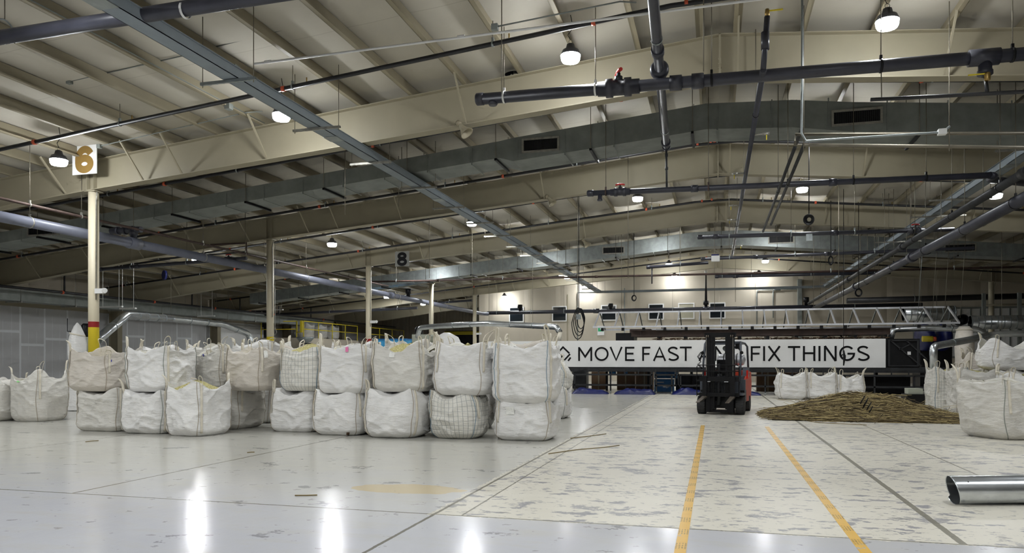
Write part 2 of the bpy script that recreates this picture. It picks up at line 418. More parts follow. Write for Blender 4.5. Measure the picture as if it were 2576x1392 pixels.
for i, D in enumerate(FR):
    x0, x1 = -28.9, (20.5 if i > 2 else 12 if i < 1 else 16) if i < 5 else -16.2
    xs = []; x = x0
    while x < x1-.01: xs.append(x); x += .7
    xs.append(x1)
    if x1 > RX: xs.append(RX)
    xs = sorted(xs); b = MB(); n = len(xs)
    def slab(zf, zg, ya, yb):
        vs = []
        for x in xs: vs += [(x, ya, zf(x)), (x, yb, zf(x)), (x, yb, zg(x)), (x, ya, zg(x))]
        fs = [(k*4+j, k*4+(j+1) % 4, k*4+4+(j+1) % 4, k*4+4+j) for k in range(n-1) for j in range(4)]+[(3, 2, 1, 0), tuple(n*4-4+j for j in range(4))]
        b.add(vs, fs)
    slab(lambda x: zbot(x)+.018, lambda x: ztop(x)-.018, D-.007, D+.007)
    slab(lambda x: ztop(x)-.018, lambda x: ztop(x), D-.13, D+.13)
    slab(zbot, lambda x: zbot(x)+.018, D-.14, D+.14)
    fr = struct(b, 'roof_beam', CREAM, 'deep cream steel rafter spanning the hall, %s the camera' % (ORD[i]+' to'))
    if x1 > RX:
        q = MB().box(RX-.02, RX+.02, D-.13, D+.13, zbot(RX)-.05, ztop(RX)-.005)
        for k in range(5):
            for sy in (-.09, .09): q.lathe((RX-.03, D+sy, zbot(RX)+.05+k*.09), [(.016, 0), (.016, .06)], 6, (1, 0, 0))
        q.build('ridge_splice_plate', CREAM, fr)
    for X in (-14.86, 14.5):
        if x0 < X < x1:
            for dx in (-.1, .1): MB().box(X+dx-.006, X+dx+.006, D-.12, D+.12, zbot(X)+.02, ztop(X)-.02).build('web_stiffener', CREAM, fr)
    for X in (-27, -24.7, -22.2, -20, -17.8, -15.6, -13.3, -12.2, -9.9, -5.1, .43, 4.0, 8.9, 13.8):
        if X > x1 or (X > 0 and i == 0 and X > 5): continue
        MB().bar((X, D-.1, zbot(X)+.02), (X, D-.85, ztop(X)+.02), .035, .035).build('flange_brace', CREAM, fr)
CM = [column_mat('cream_yellow_red_column_paint', True), column_mat('cream_yellow_column_paint', False)]
def column(x, D, red, lab, fix=False):
    z = zbot(x); t = thing('steel_column', lab, 'column', (x, D, 0)); t['kind'] = 'structure'
    MB().lathe((x, D, .02), [(.123, 0), (.123, z-.05)], 32).build('post', CM[0] if red else CM[1], t)
    MB().box(x-.2, x+.2, D-.2, D+.2, 0, .02).build('base_plate', CREAM, t)
    MB().box(x-.16, x+.16, D-.14, D+.14, z-.03, z).build('cap_plate', CREAM, t)
    MB().path([(x+.13, D-.06, 2.9), (x+.13, D-.06, z-.25), (x+.2, D-.1, z-.05)], .014, 8).build('conduit', STRUT, t)
    if fix:
        e = MB().box(x+.12, x+.36, D-.1, D, 3.05, 3.17)
        f = e.build('emergency_light', WSTRUT, t)
        MB().lathe((x+.38, D-.07, 3.12), [(.03, 0), (.065, .07), (.06, .09)], 14, (.8, -.6, -.1)).build('lamp_head', WSTRUT, f)
column(-14.86, FR[0], True, 'cream round column with yellow foot and red band, beside the number 6 sign', True)
column(-14.86, FR[1], False, 'cream round column with plain yellow foot, second along the left row')
column(-14.86, FR[2], True, 'cream round column with red band, left of the number 8 sign', True)
column(-14.86, FR[3], False, 'cream round column, fourth along the left row, in front of the grey pipe')
column(-14.86, FR[4], False, 'cream round column by the left corner of the far cream wall', True)
column(14.4, FR[4], False, 'cream round column standing alone at the far right')
for i, D in enumerate(FR[2:6]):
    b = MB(); x = -28.75; z = zbot(x)+.5
    b.box(x, x+.02, D-.15, D+.15, 0, z); b.box(x+.02, x+.5, D-.01, D+.01, 0, z); b.box(x+.5, x+.52, D-.15, D+.15, 0, z)
    struct(b, 'wall_column', PURLIN, 'tan steel wall column at the left wall, %s' % ORD[i])
# left wall
struct(MB().box(XW-.2, XW, -14, FR[3]+.2, 0, 3.75), 'wall_left', DRY, 'grey plasterboard left wall with white taped joints')
struct(MB().box(XW-.2, XW, FR[3]+.2, 68, 0, 3.75), 'wall_left_far', WHT, 'white far part of the left wall')
struct(MB().box(XW-.2, XW, -14, 68, 3.75, 6), 'wall_left_upper', WALLC)
struct(MB().box(XW, XW+.28, 10, FR[3]+.1, 3.72, 4.1), 'trim_left', CREAM, 'cream header beam above the plasterboard')
struct(MB().box(28.8, 29, -14, 68, 0, 6), 'wall_right', WALLC)
struct(MB().box(-31, 31, -14, -13.8, 0, 8.2), 'wall_front', WALLC)
struct(MB().box(-31, 31, 67, 67.2, 0, 8.2), 'wall_back_outer', RIB)
struct(MB().box(-31, -16.35, 62, 62.2, 0, 8), 'wall_recess', RIB, 'ribbed metal wall behind the mezzanine')
b = MB(); struct(b.box(-16.35, 31, DB, DB+.25, 0, 8.2), 'wall_back', PANEL, 'cream panelled end wall with office windows')
struct(MB().box(-16.35, -16.1, DB+.25, 62, 0, 8), 'wall_recess_side', WALLC)
WIN = [(1281, 1318, 773, 811, 0), (1389, 1426, 771, 809, 0), (1512, 1551, 768, 807, 0), (1631, 1670, 765, 805, 0), (1706, 1747, 763, 803, 1), (1784, 1825, 762, 802, 0)]
LITW = paint('lit_window_tint', (.42, .40, .30), .7)  # pale pane colour stands for the light inside the fifth window
for i, (u0, u1, v0, v1, lit) in enumerate(WIN):
    a = P(u0, v0, D=DB); c = P(u1, v1, D=DB); x0, x1, z1, z0 = a.x, c.x, a.z, c.z
    b = MB(); y0, y1 = DB-.05, DB
    b.box(x0, x1, y0, y1, z1-.07, z1); b.box(x0, x1, y0, y1, z0, z0+.07); b.box(x0, x0+.07, y0, y1, z0+.07, z1-.07); b.box(x1-.07, x1, y0, y1, z0+.07, z1-.07)
    f = struct(b, 'window_%d' % (i+1), WHT, 'office window in the cream end wall, %s from the left' % ['first', 'second', 'third', 'fourth', 'fifth, pale inside', 'sixth'][i])
    MB().box(x0+.07, x1-.07, DB-.02, DB, z0+.07, z1-.07).build('pane', LITW if lit else GLASS, f)
    MB().box(x0+.07, x1-.07, DB-.035, DB-.02, z0+.55*(z1-z0), z0+.58*(z1-z0)).build('sash_bar', GALVD, f)
for k, u in enumerate((1571, 1428)):
    p = P(u, 800, D=DB-.03); struct(MB().box(p.x-.03, p.x+.03, DB-.04, DB, 0, zbot(p.x)), 'trim_%d' % (k+1), GALV if k == 0 else CREAM)
p = P(2012, 780, D=DB-.2); struct(MB().box(p.x-.13, p.x+.13, DB-.3, DB, 0, 6.6), 'wall_post', GALVD, 'grey steel post against the cream end wall')
for (xa, xb) in ((11.9, 18.2),):           # window band at the far right
    b = MB()
    for k in range(13): x = xa+(xb-xa)*k/12; b.box(x-.03, x+.03, DB-.08, DB, 1.6, 4.6)
    b.box(xa, xb, DB-.09, DB, 1.55, 1.65); b.box(xa, xb, DB-.09, DB, 3.1, 3.16); b.box(xa, xb, DB-.09, DB, 4.55, 4.65)
    f = struct(b, 'window_7', GALVD, 'long dark-barred window band in the far right wall')
    MB().box(xa, xb, DB-.03, DB, 1.65, 4.55).build('pane', WHT, f)
# floor tapes
for u, lab in ((0, 'left'), (1, 'right')):
    x = -.243 if u == 0 else 1.064; y1 = 16.6
    tag(MB().box(x-.042, x+.042, 2.5, y1, .0, .0025).build('floor_tape', TAPE), '%s strip of orange-yellow printed tape on the floor, running to the forklift' % lab, 'tape')
# ------------------------------------------------------------------ overhead services
def coupling(parent, p, d, r, name='coupling', mat=None, L=.09):
    d = Vector(d).normalized(); p = Vector(p)
    MB().lathe(p-d*L/2, [(r*1.28, 0), (r*1.28, L)], 20, d).build(name, mat or PVC, parent)
def hang(parent, p, r, d=(1, 0, 0), top=None, mat=None):
    p = Vector(p); zt = top if top is not None else ztop(p.x)+.05
    b = MB().strip([p+Vector((0, 0, 0))+(Vector((0, 0, 1))*cos(t)+Vector(d).cross(Vector((0, 0, 1)))*sin(t))*(r+.008) for t in [2*pi*k/18 for k in range(19)]], Vector(d)*.035, .006)
    b.box(p.x-.02, p.x+.02, p.y-.02, p.y+.02, p.z+r+.005, p.z+r+.07)
    h = b.build('pipe_clamp', mat or GALV, parent)
    MB().tube(p+Vector((0, 0, r+.06)), (p.x, p.y, zt), .008, 6).build('hanging_rod', ROD, parent)
# sprinkler branches, following the roof slope across the hall
NS = 0
for i, D in enumerate([12.7, 16.6, 21.1, 24.9, 28.7, 32.7, 36.7, 40.6, 44.4, 48.3]):
    z = lambda x: ztop(x)-.36 - (0 if i else 0)
    xl = -27.5 if i > 3 else -25 if i > 1 else -21
    xr = 9 if i == 0 else 12 if i < 4 else 19
    t = thing('sprinkler_pipe', 'black sprinkler pipe with orange couplings crossing under the roof, %s to the camera' % ORD[i], 'pipe', (0, D, z(0)), 'sprinkler branch pipes')
    MB().path([(xl, D, z(xl)), (RX-.8, D, z(RX-.8)), (RX+.5, D, z(RX+.5)), (xr, D, z(xr))], .042, 10).build('pipe', BLKP, t)
    x = xl+1.0; k = 0
    while x < xr:
        if k % 3 == 0: coupling(t, (x, D, z(x)), (1, 0, 0), .042, 'orange_coupling', ORNG, .07)
        if k % 2 == 0:
            MB().path([(x+.5, D, z(x+.5)+.03), (x+.5, D, z(x+.5)+.12)], .014, 6).build('sprinkler_head', BRASS, t)
            if i < 6: hang(t, (x+.2, D, z(x+.2)), .042)
        k += 1; x += 2.0
    if -1 < RX < xr:
        for dx in (-.55, -.2): coupling(t, (RX+dx, D, z(RX+dx)), (1, 0, 0), .042, 'orange_coupling', ORNG, .06)
# rectangular ducts
def duct(D0, D1, secs, lab, mat, grilles, xr, hang_to=True, flangecol=BLACK):
    """secs: list of (x, ztop offset, height)"""
    t = thing('ventilation_duct', lab, 'duct', (0, D0, 6))
    b = MB(); vs = []
    for x, zt, h in secs: vs += [(x, D0, zt-h), (x, D1, zt-h), (x, D1, zt), (x, D0, zt)]
    n = len(secs)
    b.add(vs, [(k*4+j, k*4+(j+1) % 4, k*4+4+(j+1) % 4, k*4+4+j) for k in range(n-1) for j in range(4)]+[(3, 2, 1, 0), tuple(n*4-4+j for j in range(4))])
    b.build('duct_body', mat, t)
    def at(x):
        for (a, p, h), (c, q, g) in zip(secs, secs[1:]):
            if a <= x <= c: f = (x-a)/(c-a); return p+(q-p)*f, h+(g-h)*f
        return secs[-1][1:]
    x = secs[0][0]+.6; k = 0
    while x < secs[-1][0]-.2:
        zt, h = at(x)
        if k % 2 == 0:
            MB().box(x-.03, x+.03, D0-.05, D1+.12, zt-h-.06, zt-h-.005).build('support_strut', BLACK, t)
            b = MB()
            for y in (D0-.03, D1+.09): b.tube((x, y, zt-h-.06), (x, y, ztop(x)+.1), .008, 6)
            b.build('hanging_rods', ROD, t)
        m = MB(); m.box(x+.55, x+.575, D0-.015, D0, zt-h, zt); m.box(x+.55, x+.575, D0-.015, D1, zt-h-.012, zt-h)
        m.build('joint_flange', mat, t); x += 1.2; k += 1
    for gx, gw in grilles:
        zt, h = at(gx); zc = zt-h*.5; gh = .26
        g = MB(); x0, x1 = gx-gw/2, gx+gw/2
        g.box(x0, x1, D0-.035, D0, zc+gh/2, zc+gh/2+.05); g.box(x0, x1, D0-.035, D0, zc-gh/2-.05, zc-gh/2)
        g.box(x0-.05, x0, D0-.035, D0, zc-gh/2-.05, zc+gh/2+.05); g.box(x1, x1+.05, D0-.035, D0, zc-gh/2-.05, zc+gh/2+.05)
        gr = g.build('grille_frame', STRUT, t)
        MB().box(x0, x1, D0-.012, D0, zc-gh/2, zc+gh/2).build('dark_opening', BLACK, gr)
        s_ = MB()
        for k in range(22): xx = x0+(x1-x0)*(k+.5)/22; s_.box(xx-.006, xx+.006, D0-.022, D0-.012, zc-gh/2, zc+gh/2)
        s_.build('louvre_blades', DARK, gr)
    return t
def dz(x): return 7.43-.0985*abs(x-RX)
s4 = P(1290, 340, D=18).x
secs = [(-27.5, dz(-27.5), .30), (-20, dz(-20), .33), (-13, dz(-13), .38), (s4-.35, dz(s4-.35), .42), (s4, dz(s4)+.02, .58), (RX-1.6, dz(RX-1.6), .6), (RX-.3, dz(RX-.3), .6), (RX+1.6, dz(RX+1.6)+.04, .62), (3.0, dz(3.0), .66), (10.5, dz(10.5), .68)]
g1 = P(1360, 355, D=18).x; g2 = P(2155, 292, D=18).x
duct(18, 19.05, secs, 'weathered grey rectangular duct crossing the hall behind the nearest rafter', GALVD, [(g1, .85), (g2, .95), (-19.5, 1.1)], 10)
def dz2(x): return 7.42-.0985*abs(x-RX)
secs = [(-24.3, dz2(-24.3), .55), (-16, dz2(-16), .58), (-9.2, dz2(-9.2), .58), (-8.8, dz2(-8.8), .66), (RX-1, dz2(RX-1)-.02, .68), (RX+1, dz2(RX+1)-.02, .68), (9, dz2(9), .62), (17.5, dz2(17.5), .5)]
duct(35.3, 36.2, secs, 'bright galvanised rectangular duct crossing far down the hall', GALV, [(P(1543, 624, D=35.3).x, .95), (P(1965, 600, D=35.3).x, 1.0), (P(2415, 619, D=35.3).x, 1.1)], 17)
# wall-side duct and main at the left
t = thing('ventilation_duct', 'long grey rectangular duct running along the left wall', 'duct', (-27, 12, 4))
MB().box(-27.2, -26.5, 12, 47, 3.75, 4.2).build('duct_body', GALVD, t)
y = 13.0
while y < 47:
    b = MB().box(-27.25, -26.45, y, y+.05, 3.69, 3.745)
    for x in (-27.22, -26.48): b.tube((x, y+.02, 3.7), (x, y+.02, ztop(x)+.05), .008, 6)
    b.build('trapeze_support', STRUT, t); y += 2.6
t = thing('sprinkler_main', 'black sprinkler main running away along the left side, above the grey duct', 'pipe', (-25.9, 12, 4.2))
MB().tube((-25.9, 12, 4.2), (-25.9, 58, 4.2), .055, 12).build('pipe', BLKP, t)
for y in (14.5, 20.4, 24.8, 30, 34.5, 40, 46): coupling(t, (-25.9, y, 4.2), (0, 1, 0), .055, 'orange_coupling', ORNG, .08)
for y in (16.6, 21.1, 24.9, 28.7, 32.7, 36.7, 40.6, 44.4): MB().tube((-25.9, y, 4.25), (-25.9, y, ztop(-25.9)-.36), .035, 8).build('riser', BLKP, t)
# blue-grey cable trays with trapeze hangers
for sgn, X in ((-1, -7.62), (1, 6.75)):
    nm = 'left' if sgn < 0 else 'right'; Z = 6.0
    t = thing('cable_trough', 'blue-grey steel trough hanging on the %s, running away from the camera' % nm, 'cable tray', (X, 8, Z))
    y1 = 50.6; y0 = 5.5
    b = MB().box(X-.14, X+.14, y0, y1, Z-.005, Z+.005); b.box(X-.14, X-.13, y0, y1, Z-.005, Z+.16); b.box(X+.13, X+.14, y0, y1, Z-.005, Z+.16)
    b.box(X-.17, X-.13, y0, y1, Z+.15, Z+.16); b.box(X+.13, X+.17, y0, y1, Z+.15, Z+.16); b.build('trough', TRAY, t)
    y = y0+2.2
    while y < y1: MB().box(X-.15, X+.15, y, y+.32, Z-.014, Z-.004).build('splice_cover', GALV, t); y += 6.1
    y = 10.55 if sgn < 0 else 13.2; k = 0
    while y < 50:
        L = .52 if sgn < 0 else .8
        h = thing('trapeze_hanger', '%s strut hanger under the %s blue-grey trough' % (ORD[k], nm), 'hanger', (X, y, Z-.06), 'strut hangers under the %s trough' % nm)
        xo = X+(.06 if k % 2 else -.05)
        b = MB().box(xo-L, xo+L, y-.02, y+.02, Z-.062, Z-.056); b.box(xo-L, xo+L, y-.02, y-.016, Z-.056, Z-.016); b.box(xo-L, xo+L, y+.016, y+.02, Z-.056, Z-.016)
        for q in range(int(L*16)): b.box(xo-L+.03+q*.125, xo-L+.07+q*.125, y-.019, y+.019, Z-.066, Z-.062)
        b.build('strut', STRUT if k > 0 or sgn > 0 else GALV, h)
        for sx in (-L+.04, L-.04): MB().tube((xo+sx, y, Z-.1), (xo+sx, y, ztop(xo+sx)+.1), .008, 6).build('hanging_rod', ROD, h)
        k += 1; y += 2.62
# cross strut by the end wall
tag(MB().box(-7.7, 6.9, 50.2, 50.35, 5.95, 6.1).build('cable_trough', TRAY), 'grey trough running level across the cream end wall', 'cable tray')
# plastic process pipes
def valve(parent, p, d, r, handle=REDP, hand_dir=None):
    d = Vector(d).normalized(); p = Vector(p)
    v = MB()
    v.lathe(p-d*r*3.6, [(r*1.25, 0), (r*1.3, r*1.4), (r*1.6, r*1.45), (r*1.6, r*2.6), (r*1.3, r*2.65), (r*1.35, r*4.6), (r*1.6, r*4.65), (r*1.6, r*5.8), (r*1.25, r*5.85), (r*1.25, r*7.2)], 20, d)
    v.lathe(p+Vector((0, 0, r)), [(r*.7, 0), (r*.7, r*.9), (r*.35, r*1.0), (r*.35, r*1.5)], 14)
    o = v.build('valve', PVC, parent)
    h = Vector(hand_dir) if hand_dir else d
    k = p+Vector((0, 0, r*2.6))
    MB().path([k-h*r*1.7, k-h*r*.7+Vector((0, 0, r*.25)), k+h*r*.7+Vector((0, 0, r*.25)), k+h*r*1.7], r*.33, 8).build('red_handle', handle, o)
A0 = P(1203, 250, D=13); A1 = P(2576, 136, D=13); AD = (A1-A0).normalized(); A2 = A1+AD*3
t = thing('process_pipe', 'large dark grey plastic pipe crossing level in front of the nearest rafter, with red-handled valve', 'pipe', A0)
r = .1
MB().tube(A0, A2, r, 24).build('pipe', PVC, t)
def onA(u): 
    a = (u-1288)/FPX; k = (a*cC-cS)/(a*cS+cC); s = (k*A0.y-A0.x)/(AD.x-k*AD.y); return A0+AD*s
MB().lathe(A0-AD*.02, [(r*.9, -.02), (r*1.12, 0), (r*1.12, .12), (r*1.02, .125)], 24, AD).build('end_cap', PVC, t)
MB().lathe(onA(1240)-Vector((0, 0, .06)), [(.09, 0), (.09, -.04), (.07, -.075)], 16, (0, 0, 1)).build('side_outlet', PVC, t)
for u in (1700, 1755): coupling(t, onA(u), AD, r, L=.2)
for u in (1268, 1498, 1790, 2216, 2547): hang(t, onA(u), r, AD, mat=WSTRUT if u < 1600 else BLACK)
valve(t, onA(1556), AD, r, hand_dir=(.35, -.9, 0))
coupling(t, onA(2475), AD, r, L=.42)
T0 = onA(2478)
MB().lathe(T0, [(r*.95, -.05), (r*.95, -.2), (r*1.1, -.21), (r*1.1, -.27), (r*.5, -.28), (r*.5, -.30)], 20, (0, 0, 1)).build('drop_tee', PVC, t)
# small pipe under the tee
q0 = P(2190, 251, D=12.9); q1 = P(2576, 231, D=12.9); dq = (q1-q0).normalized()
t2 = thing('branch_pipe', 'thin dark pipe hung under the tee of the large plastic pipe, with yellow valve lever', 'pipe', q0)
MB().tube(q0, q1+dq*2, .03, 12).build('pipe', BLKP, t2)
pm = q0+dq*((T0.x-q0.x)/dq.x)
MB().tube(pm, (pm.x, T0.y, T0.z-.28), .028, 10).build('drop', BLKP, t2)
MB().lathe((pm.x, pm.y, pm.z+.2), [(.04, 0), (.045, .03), (.045, .09), (.04, .12)], 12).build('valve_body', BRASS, t2)
MB().box(pm.x-.26, pm.x-.02, pm.y-.015, pm.y+.015, pm.z+.3, pm.z+.315).build('yellow_lever', YEL, t2)
pu = onA(2216); hx = P(2218, 250, D=12.9)
MB().tube((pu.x, 12.95, q0.z+.03), (pu.x, 12.98, pu.z-.1), .008, 6).build('hanging_rod', ROD, t2)
# crossing pipe, running away under the ridge
Z = 6.42; c0 = Vector((-.62, 5.0, Z)); c1 = P(1676, 360, D=17.7); c1.z = Z-.04
t = thing('process_pipe', 'dark plastic pipe near the ridge running away over the level pipe, drop at far end', 'pipe', c0)
MB().tube(c0, c1, .082, 20).build('pipe', PVC, t)
dc = (c1-c0).normalized()
for s in (7.25, 8.1, 12.4): coupling(t, c0+dc*s, dc, .082, L=.17)
MB().lathe(c0+dc*7.95+Vector((0, 0, .0)), [(.0, 0), (.13, .0), (.16, .05), (.16, .13), (.11, .16)], 24, dc, cap=False).build('flange', PVC, t)
MB().lathe(c1-dc*.05, [(.095, 0), (.095, .12), (.04, .14)], 18, dc).build('end_cap', PVC, t)
for s in (3, 6.8, 11.5): hang(t, c0+dc*s, .082, dc)
e0 = P(1480, 487, D=17.9); e1 = P(2490, 441, D=17.9); de = (e1-e0).normalized()
dp = e0+de*((c1.x-e0.x)/de.x)
b = MB().path([c1+Vector((0, 0, -.05)), (c1.x, 17.85, dp.z+.3), dp+Vector((0, 0, .05))], .024, 10)
b.lathe((c1.x, 17.82, dp.z+.45), [(.034, 0), (.034, .07)], 12); b.lathe((c1.x, 17.78, dp.z+.75), [(.034, 0), (.034, .07)], 12); b.build('drop_pipe', DARK, t)
t = thing('process_pipe', 'second dark plastic pipe crossing level, with red valve handle and drop pipe from above', 'pipe', e0)
MB().tube(e0, e1, .065, 20).build('pipe', PVC, t)
MB().lathe(e0, [(.06, -.03), (.078, 0), (.078, .12), (.065, .13)], 18, de).build('end_cap', PVC, t)
MB().lathe(e0+de*.28, [(.05, -.04), (.05, -.14), (.062, -.15), (.062, -.19)], 16, (0, 0, 1)).build('side_outlet', PVC, t)
def onE(u):
    a = (u-1288)/FPX; k = (a*cC-cS)/(a*cS+cC); s = (k*e0.y-e0.x)/(de.x-k*de.y); return e0+de*s
valve(t, onE(1560), de, .065)
for u in (1747, 2095): coupling(t, onE(u), de, .065, L=.16)
for u in (1524, 1782, 2147, 2330): hang(t, onE(u), .065, de, mat=RUST if u < 1900 else BLACK)
MB().path([e1, e1+de*.1+Vector((0, .08, 0)), e1+Vector((.16, .5, .02)), (7.4, 19.8, e1.z+.1)], .075, 14).build('elbow', PVC, t)
# farther level pipes
def level(u0, v0, u1, v1, D, r, lab, mat=PVC, rods=(), vd=None, capend=True, name='process_pipe', coup=()):
    a, c = P(u0, v0, D=D), P(u1, v1, D=D); d = (c-a).normalized(); t = thing(name, lab, 'pipe', a)
    MB().tube(a, c, r, 14).build('pipe', mat, t)
    def on(u):
        k_ = (u-1288)/FPX; k = (k_*cC-cS)/(k_*cS+cC); return a+d*((k*a.y-a.x)/(d.x-k*d.y))
    if capend: MB().lathe(a-d*.03, [(r*1.0, 0), (r*1.2, .02), (r*1.2, .15), (r*1.02, .16)], 16, d).build('end_cap', mat, t)
    for u in rods: hang(t, on(u), r, d)
    for u in coup: coupling(t, on(u), d, r, mat=mat, L=r*3)
    if vd: valve(t, on(vd), d, r)
    return t, on
level(1757, 597, 2400, 577, 25.2, .065, 'third dark plastic pipe crossing level, starting left of the ridge', rods=(1834, 1990, 2150, 2290), vd=2303, coup=(1800, 2100))
t, on = level(1765, 652, 2450, 624, 30.6, .06, 'fourth dark plastic pipe with a white and blue cap box on it', rods=(1835, 2000, 2200, 2350), coup=(1900, 2080))
p = on(1800); MB().box(p.x-.16, p.x+.16, p.y-.11, p.y+.11, p.z-.12, p.z+.1).build('white_box', WHT, t)
MB().box(p.x-.16, p.x+.13, p.y-.11, p.y+.11, p.z+.1, p.z+.155).build('blue_lid', TARP, t)
t, on = level(1628, 673, 1782, 661, 31.5, .065, 'short dark plastic pipe left of the ridge, light along its top', rods=(1712,))
p = on(1640); MB().path([p+Vector((0, 0, -.06)), p+Vector((0, 0, -.7))], .025, 8).build('drop_pipe', PVC, t)
level(1800, 696, 2240, 686, 36, .075, 'dark plastic pipe crossing level low in front of the end wall lamps', rods=(1817, 1890, 2040, 2200), coup=(1850,))
level(931, 709.5, 2576, 672, 33.2, .045, 'long rusty brown pipe crossing the whole hall', RUST, rods=(997, 1265, 1710, 2090, 2400), capend=False, name='iron_pipe', coup=(1100, 1500, 1900))
level(1050, 775, 660, 793, 42, .08, 'dark plastic pipe crossing above the mezzanine at the left', rods=(700, 830, 1000), capend=False)
level(1190, 756, 1090, 763, 46, .07, 'short dark pipe by the end of the row of columns', rods=(1130,))
level(250, 678, 620, 650, 21.6, .06, 'dark plastic pipe with valve between the first two left columns', rods=(330, 470), vd=575, coup=(345,))
level(240, 636+28, 620, 634, 24.5, .028, 'thin black pipe between the first two left columns', BLKP, rods=(400,), capend=False)
B0 = P(-40, 101, D=8.5); B1 = P(640, -6, D=8.5); dB = (B1-B0).normalized()
t = thing('process_pipe', 'large dark plastic pipe high in the top left corner', 'pipe', B0)
MB().tube(B0-dB*2, B1+dB*2.5, .1, 24).build('pipe', PVC, t)
hang(t, P(466, 22, D=8.5)-Vector((0, 0, .02)), .1, dB, mat=WSTRUT)
p = P(12, 92, D=8.5); MB().ring(p+Vector((0, 0, .1)), .14, .012, dB).build('hanger_ring', GALV, t); MB().tube(p+Vector((0, 0, .24)), (p.x, p.y, ztop(p.x)), .008, 6).build('hanging_rod', ROD, t)
# pipes running away at the left: main in the lit plastic colour and the thin rusty one
t = thing('process_pipe', 'long dark plastic pipe, lightened to blue-grey as if lit, running away behind the left columns', 'pipe', (-15.4, 12, 4.6))
XL_, ZL_ = -15.42, 4.62
MB().path([(XL_, 10.5, ZL_), (XL_, 48.7, ZL_), (XL_+.06, 49.1, ZL_), (XL_+.3, 49.4, ZL_)], .125, 24).build('pipe', PVC_LIT, t)
for u in (75, 336, 512, 665, 770, 930, 1002, 1120):
    p = P(u, 600, X=XL_); p.z = ZL_
    hang(t, p, .125, (0, 1, 0), mat=STRUT)
for u in (336, 985): p = P(u, 600, X=XL_); coupling(t, (XL_, p.y, ZL_), (0, 1, 0), .125, mat=PVC_LIT, L=.4)
p = P(336, 600, X=XL_)
b = MB().lathe((XL_, p.y, ZL_+.1), [(.09, 0), (.09, .12), (.11, .13), (.11, .25)], 18); b.tube((XL_-.75, p.y, ZL_+.37), (XL_+.25, p.y, ZL_+.37), .085, 16)
b.build('branch_valve', PVC, t)
for k in range(3): MB().lathe((XL_-.55+k*.24, p.y, ZL_+.37), [(.115, 0), (.115, .07)], 16, (1, 0, 0)).build('valve_flange', PVC, t)
p = P(1027, 740, X=XL_); MB().lathe((XL_, p.y, ZL_+.1), [(.1, 0), (.1, .16), (.14, .17), (.14, .42)], 18).build('capped_riser', BLACK, t)
t = thing('iron_pipe', 'thin rusty pipe running away just above the lightened plastic pipe', 'pipe', (-15.2, 12, 4.98))
MB().path([(-15.2, 10.5, 4.98), (-15.2, 33.2, 4.98)], .035, 12).build('pipe', RUST, t)
for u in (75, 205, 510, 617, 770): p = P(u, 550, X=-15.2); hang(t, (-15.2, p.y, 4.98), .035, (0, 1, 0), mat=STRUT)
MB().path([(-15.2, 21.9, 4.98), (-15.2, 21.9, 5.35), (-16.6, 21.9, 5.35)], .03, 10).build('branch', RUST, t)
level(1226, 788, 2320, 767, 49.5, .125, 'black plastic pipe crossing level in front of the office windows', rods=(1250, 1336, 1419, 1692, 1900, 2150), capend=False, coup=(1500, 1776))
for u, h in ((1308, .5), (1536, .45), (1776, .5), (2028, .6)):
    p = P(u, 780, D=49.5); tag(MB().lathe((p.x, 49.5, 4.72), [(.1, 0), (.1, h*.5), (.17, h*.5+.01), (.17, h)], 18).build('capped_riser', BLACK),
        'black capped riser on the pipe before the windows, %s' % {1308: 'first from the left', 1536: 'second from the left', 1776: 'under the white-tipped pole', 2028: 'rightmost'}[u], 'pipe fitting')
p = P(1776, 770, D=49.4)
t = thing('vent_pole', 'slim black pole with a round white tip above the end wall pipe', 'pole', (p.x, 49.4, 5.2))
MB().path([(p.x, 49.4, 5.22), (p.x, 49.4, 7.0)], .035, 10, rs=[.08, .035]).build('pole', BLACK, t)
MB().lathe((p.x, 49.4, 7.0), [(.05, 0), (.09, .06), (.09, .12), (.04, .19)], 16).build('white_tip', WHT, t)
# pair running away at the right
for X, Z, r, m, lab in ((5.9, 4.6, .125, PVC, 'large dark plastic pipe running away on the right, lower of the pair'), (5.62, 4.93, .085, DARK, 'rusty grey pipe running away on the right, upper of the pair'), (6.3, 4.75, .08, PVC, 'dark pipe at the outer side of the right hand pair')):
    t = thing('process_pipe', lab, 'pipe', (X, 8, Z)); MB().tube((X, 8.5, Z), (X, 49.3, Z), r, 20).build('pipe', m, t)
    for y in (14.5, 17.3, 20.5, 24, 28, 32.5, 38, 44): hang(t, (X, y, Z), r, (0, 1, 0), mat=BLACK)
    for y in (16, 25.5, 35): coupling(t, (X, y, Z), (0, 1, 0), r, mat=m, L=.3)
# thin pipes near the ridge, right of the crossing pipe
def run(X, h, z0, z1, r, lab, mat, name='air_pipe', taps=(), rods=()):
    Z = HC+h; d0 = z0/ (1) ; t = thing(name, lab, 'pipe', (X, z0, Z))
    MB().tube((X, z0, Z), (X, z1, Z), r, 12).build('pipe', mat, t)
    for k, y in enumerate(taps):
        s = 1 if k % 2 == 0 else -1
        if len(taps) > 3 and k == 2: s = -1
        b = MB().tube((X, y, Z), (X+s*.34, y, Z), .022, 8); b.lathe((X+s*.2, y, Z), [(.032, 0), (.032, .14)], 8, (s, 0, 0))
        tp = b.build('tap', STRUT, t); MB().box(X+s*.28-.01, X+s*.28+.01, y-.01, y+.01, Z-.13, Z-.02).build('yellow_lever', YEL, tp)
    for y in rods: hang(t, (X, y, Z), r, (0, 1, 0), mat=BLACK)
    return t
t = run(.76, 4.7, 12.7, 35.5, .05, 'grey air pipe running away right of the ridge, with small taps and a riser', PVC, taps=(16.3, 19.6, 23.6, 26, 32), rods=(15, 21, 27, 33))
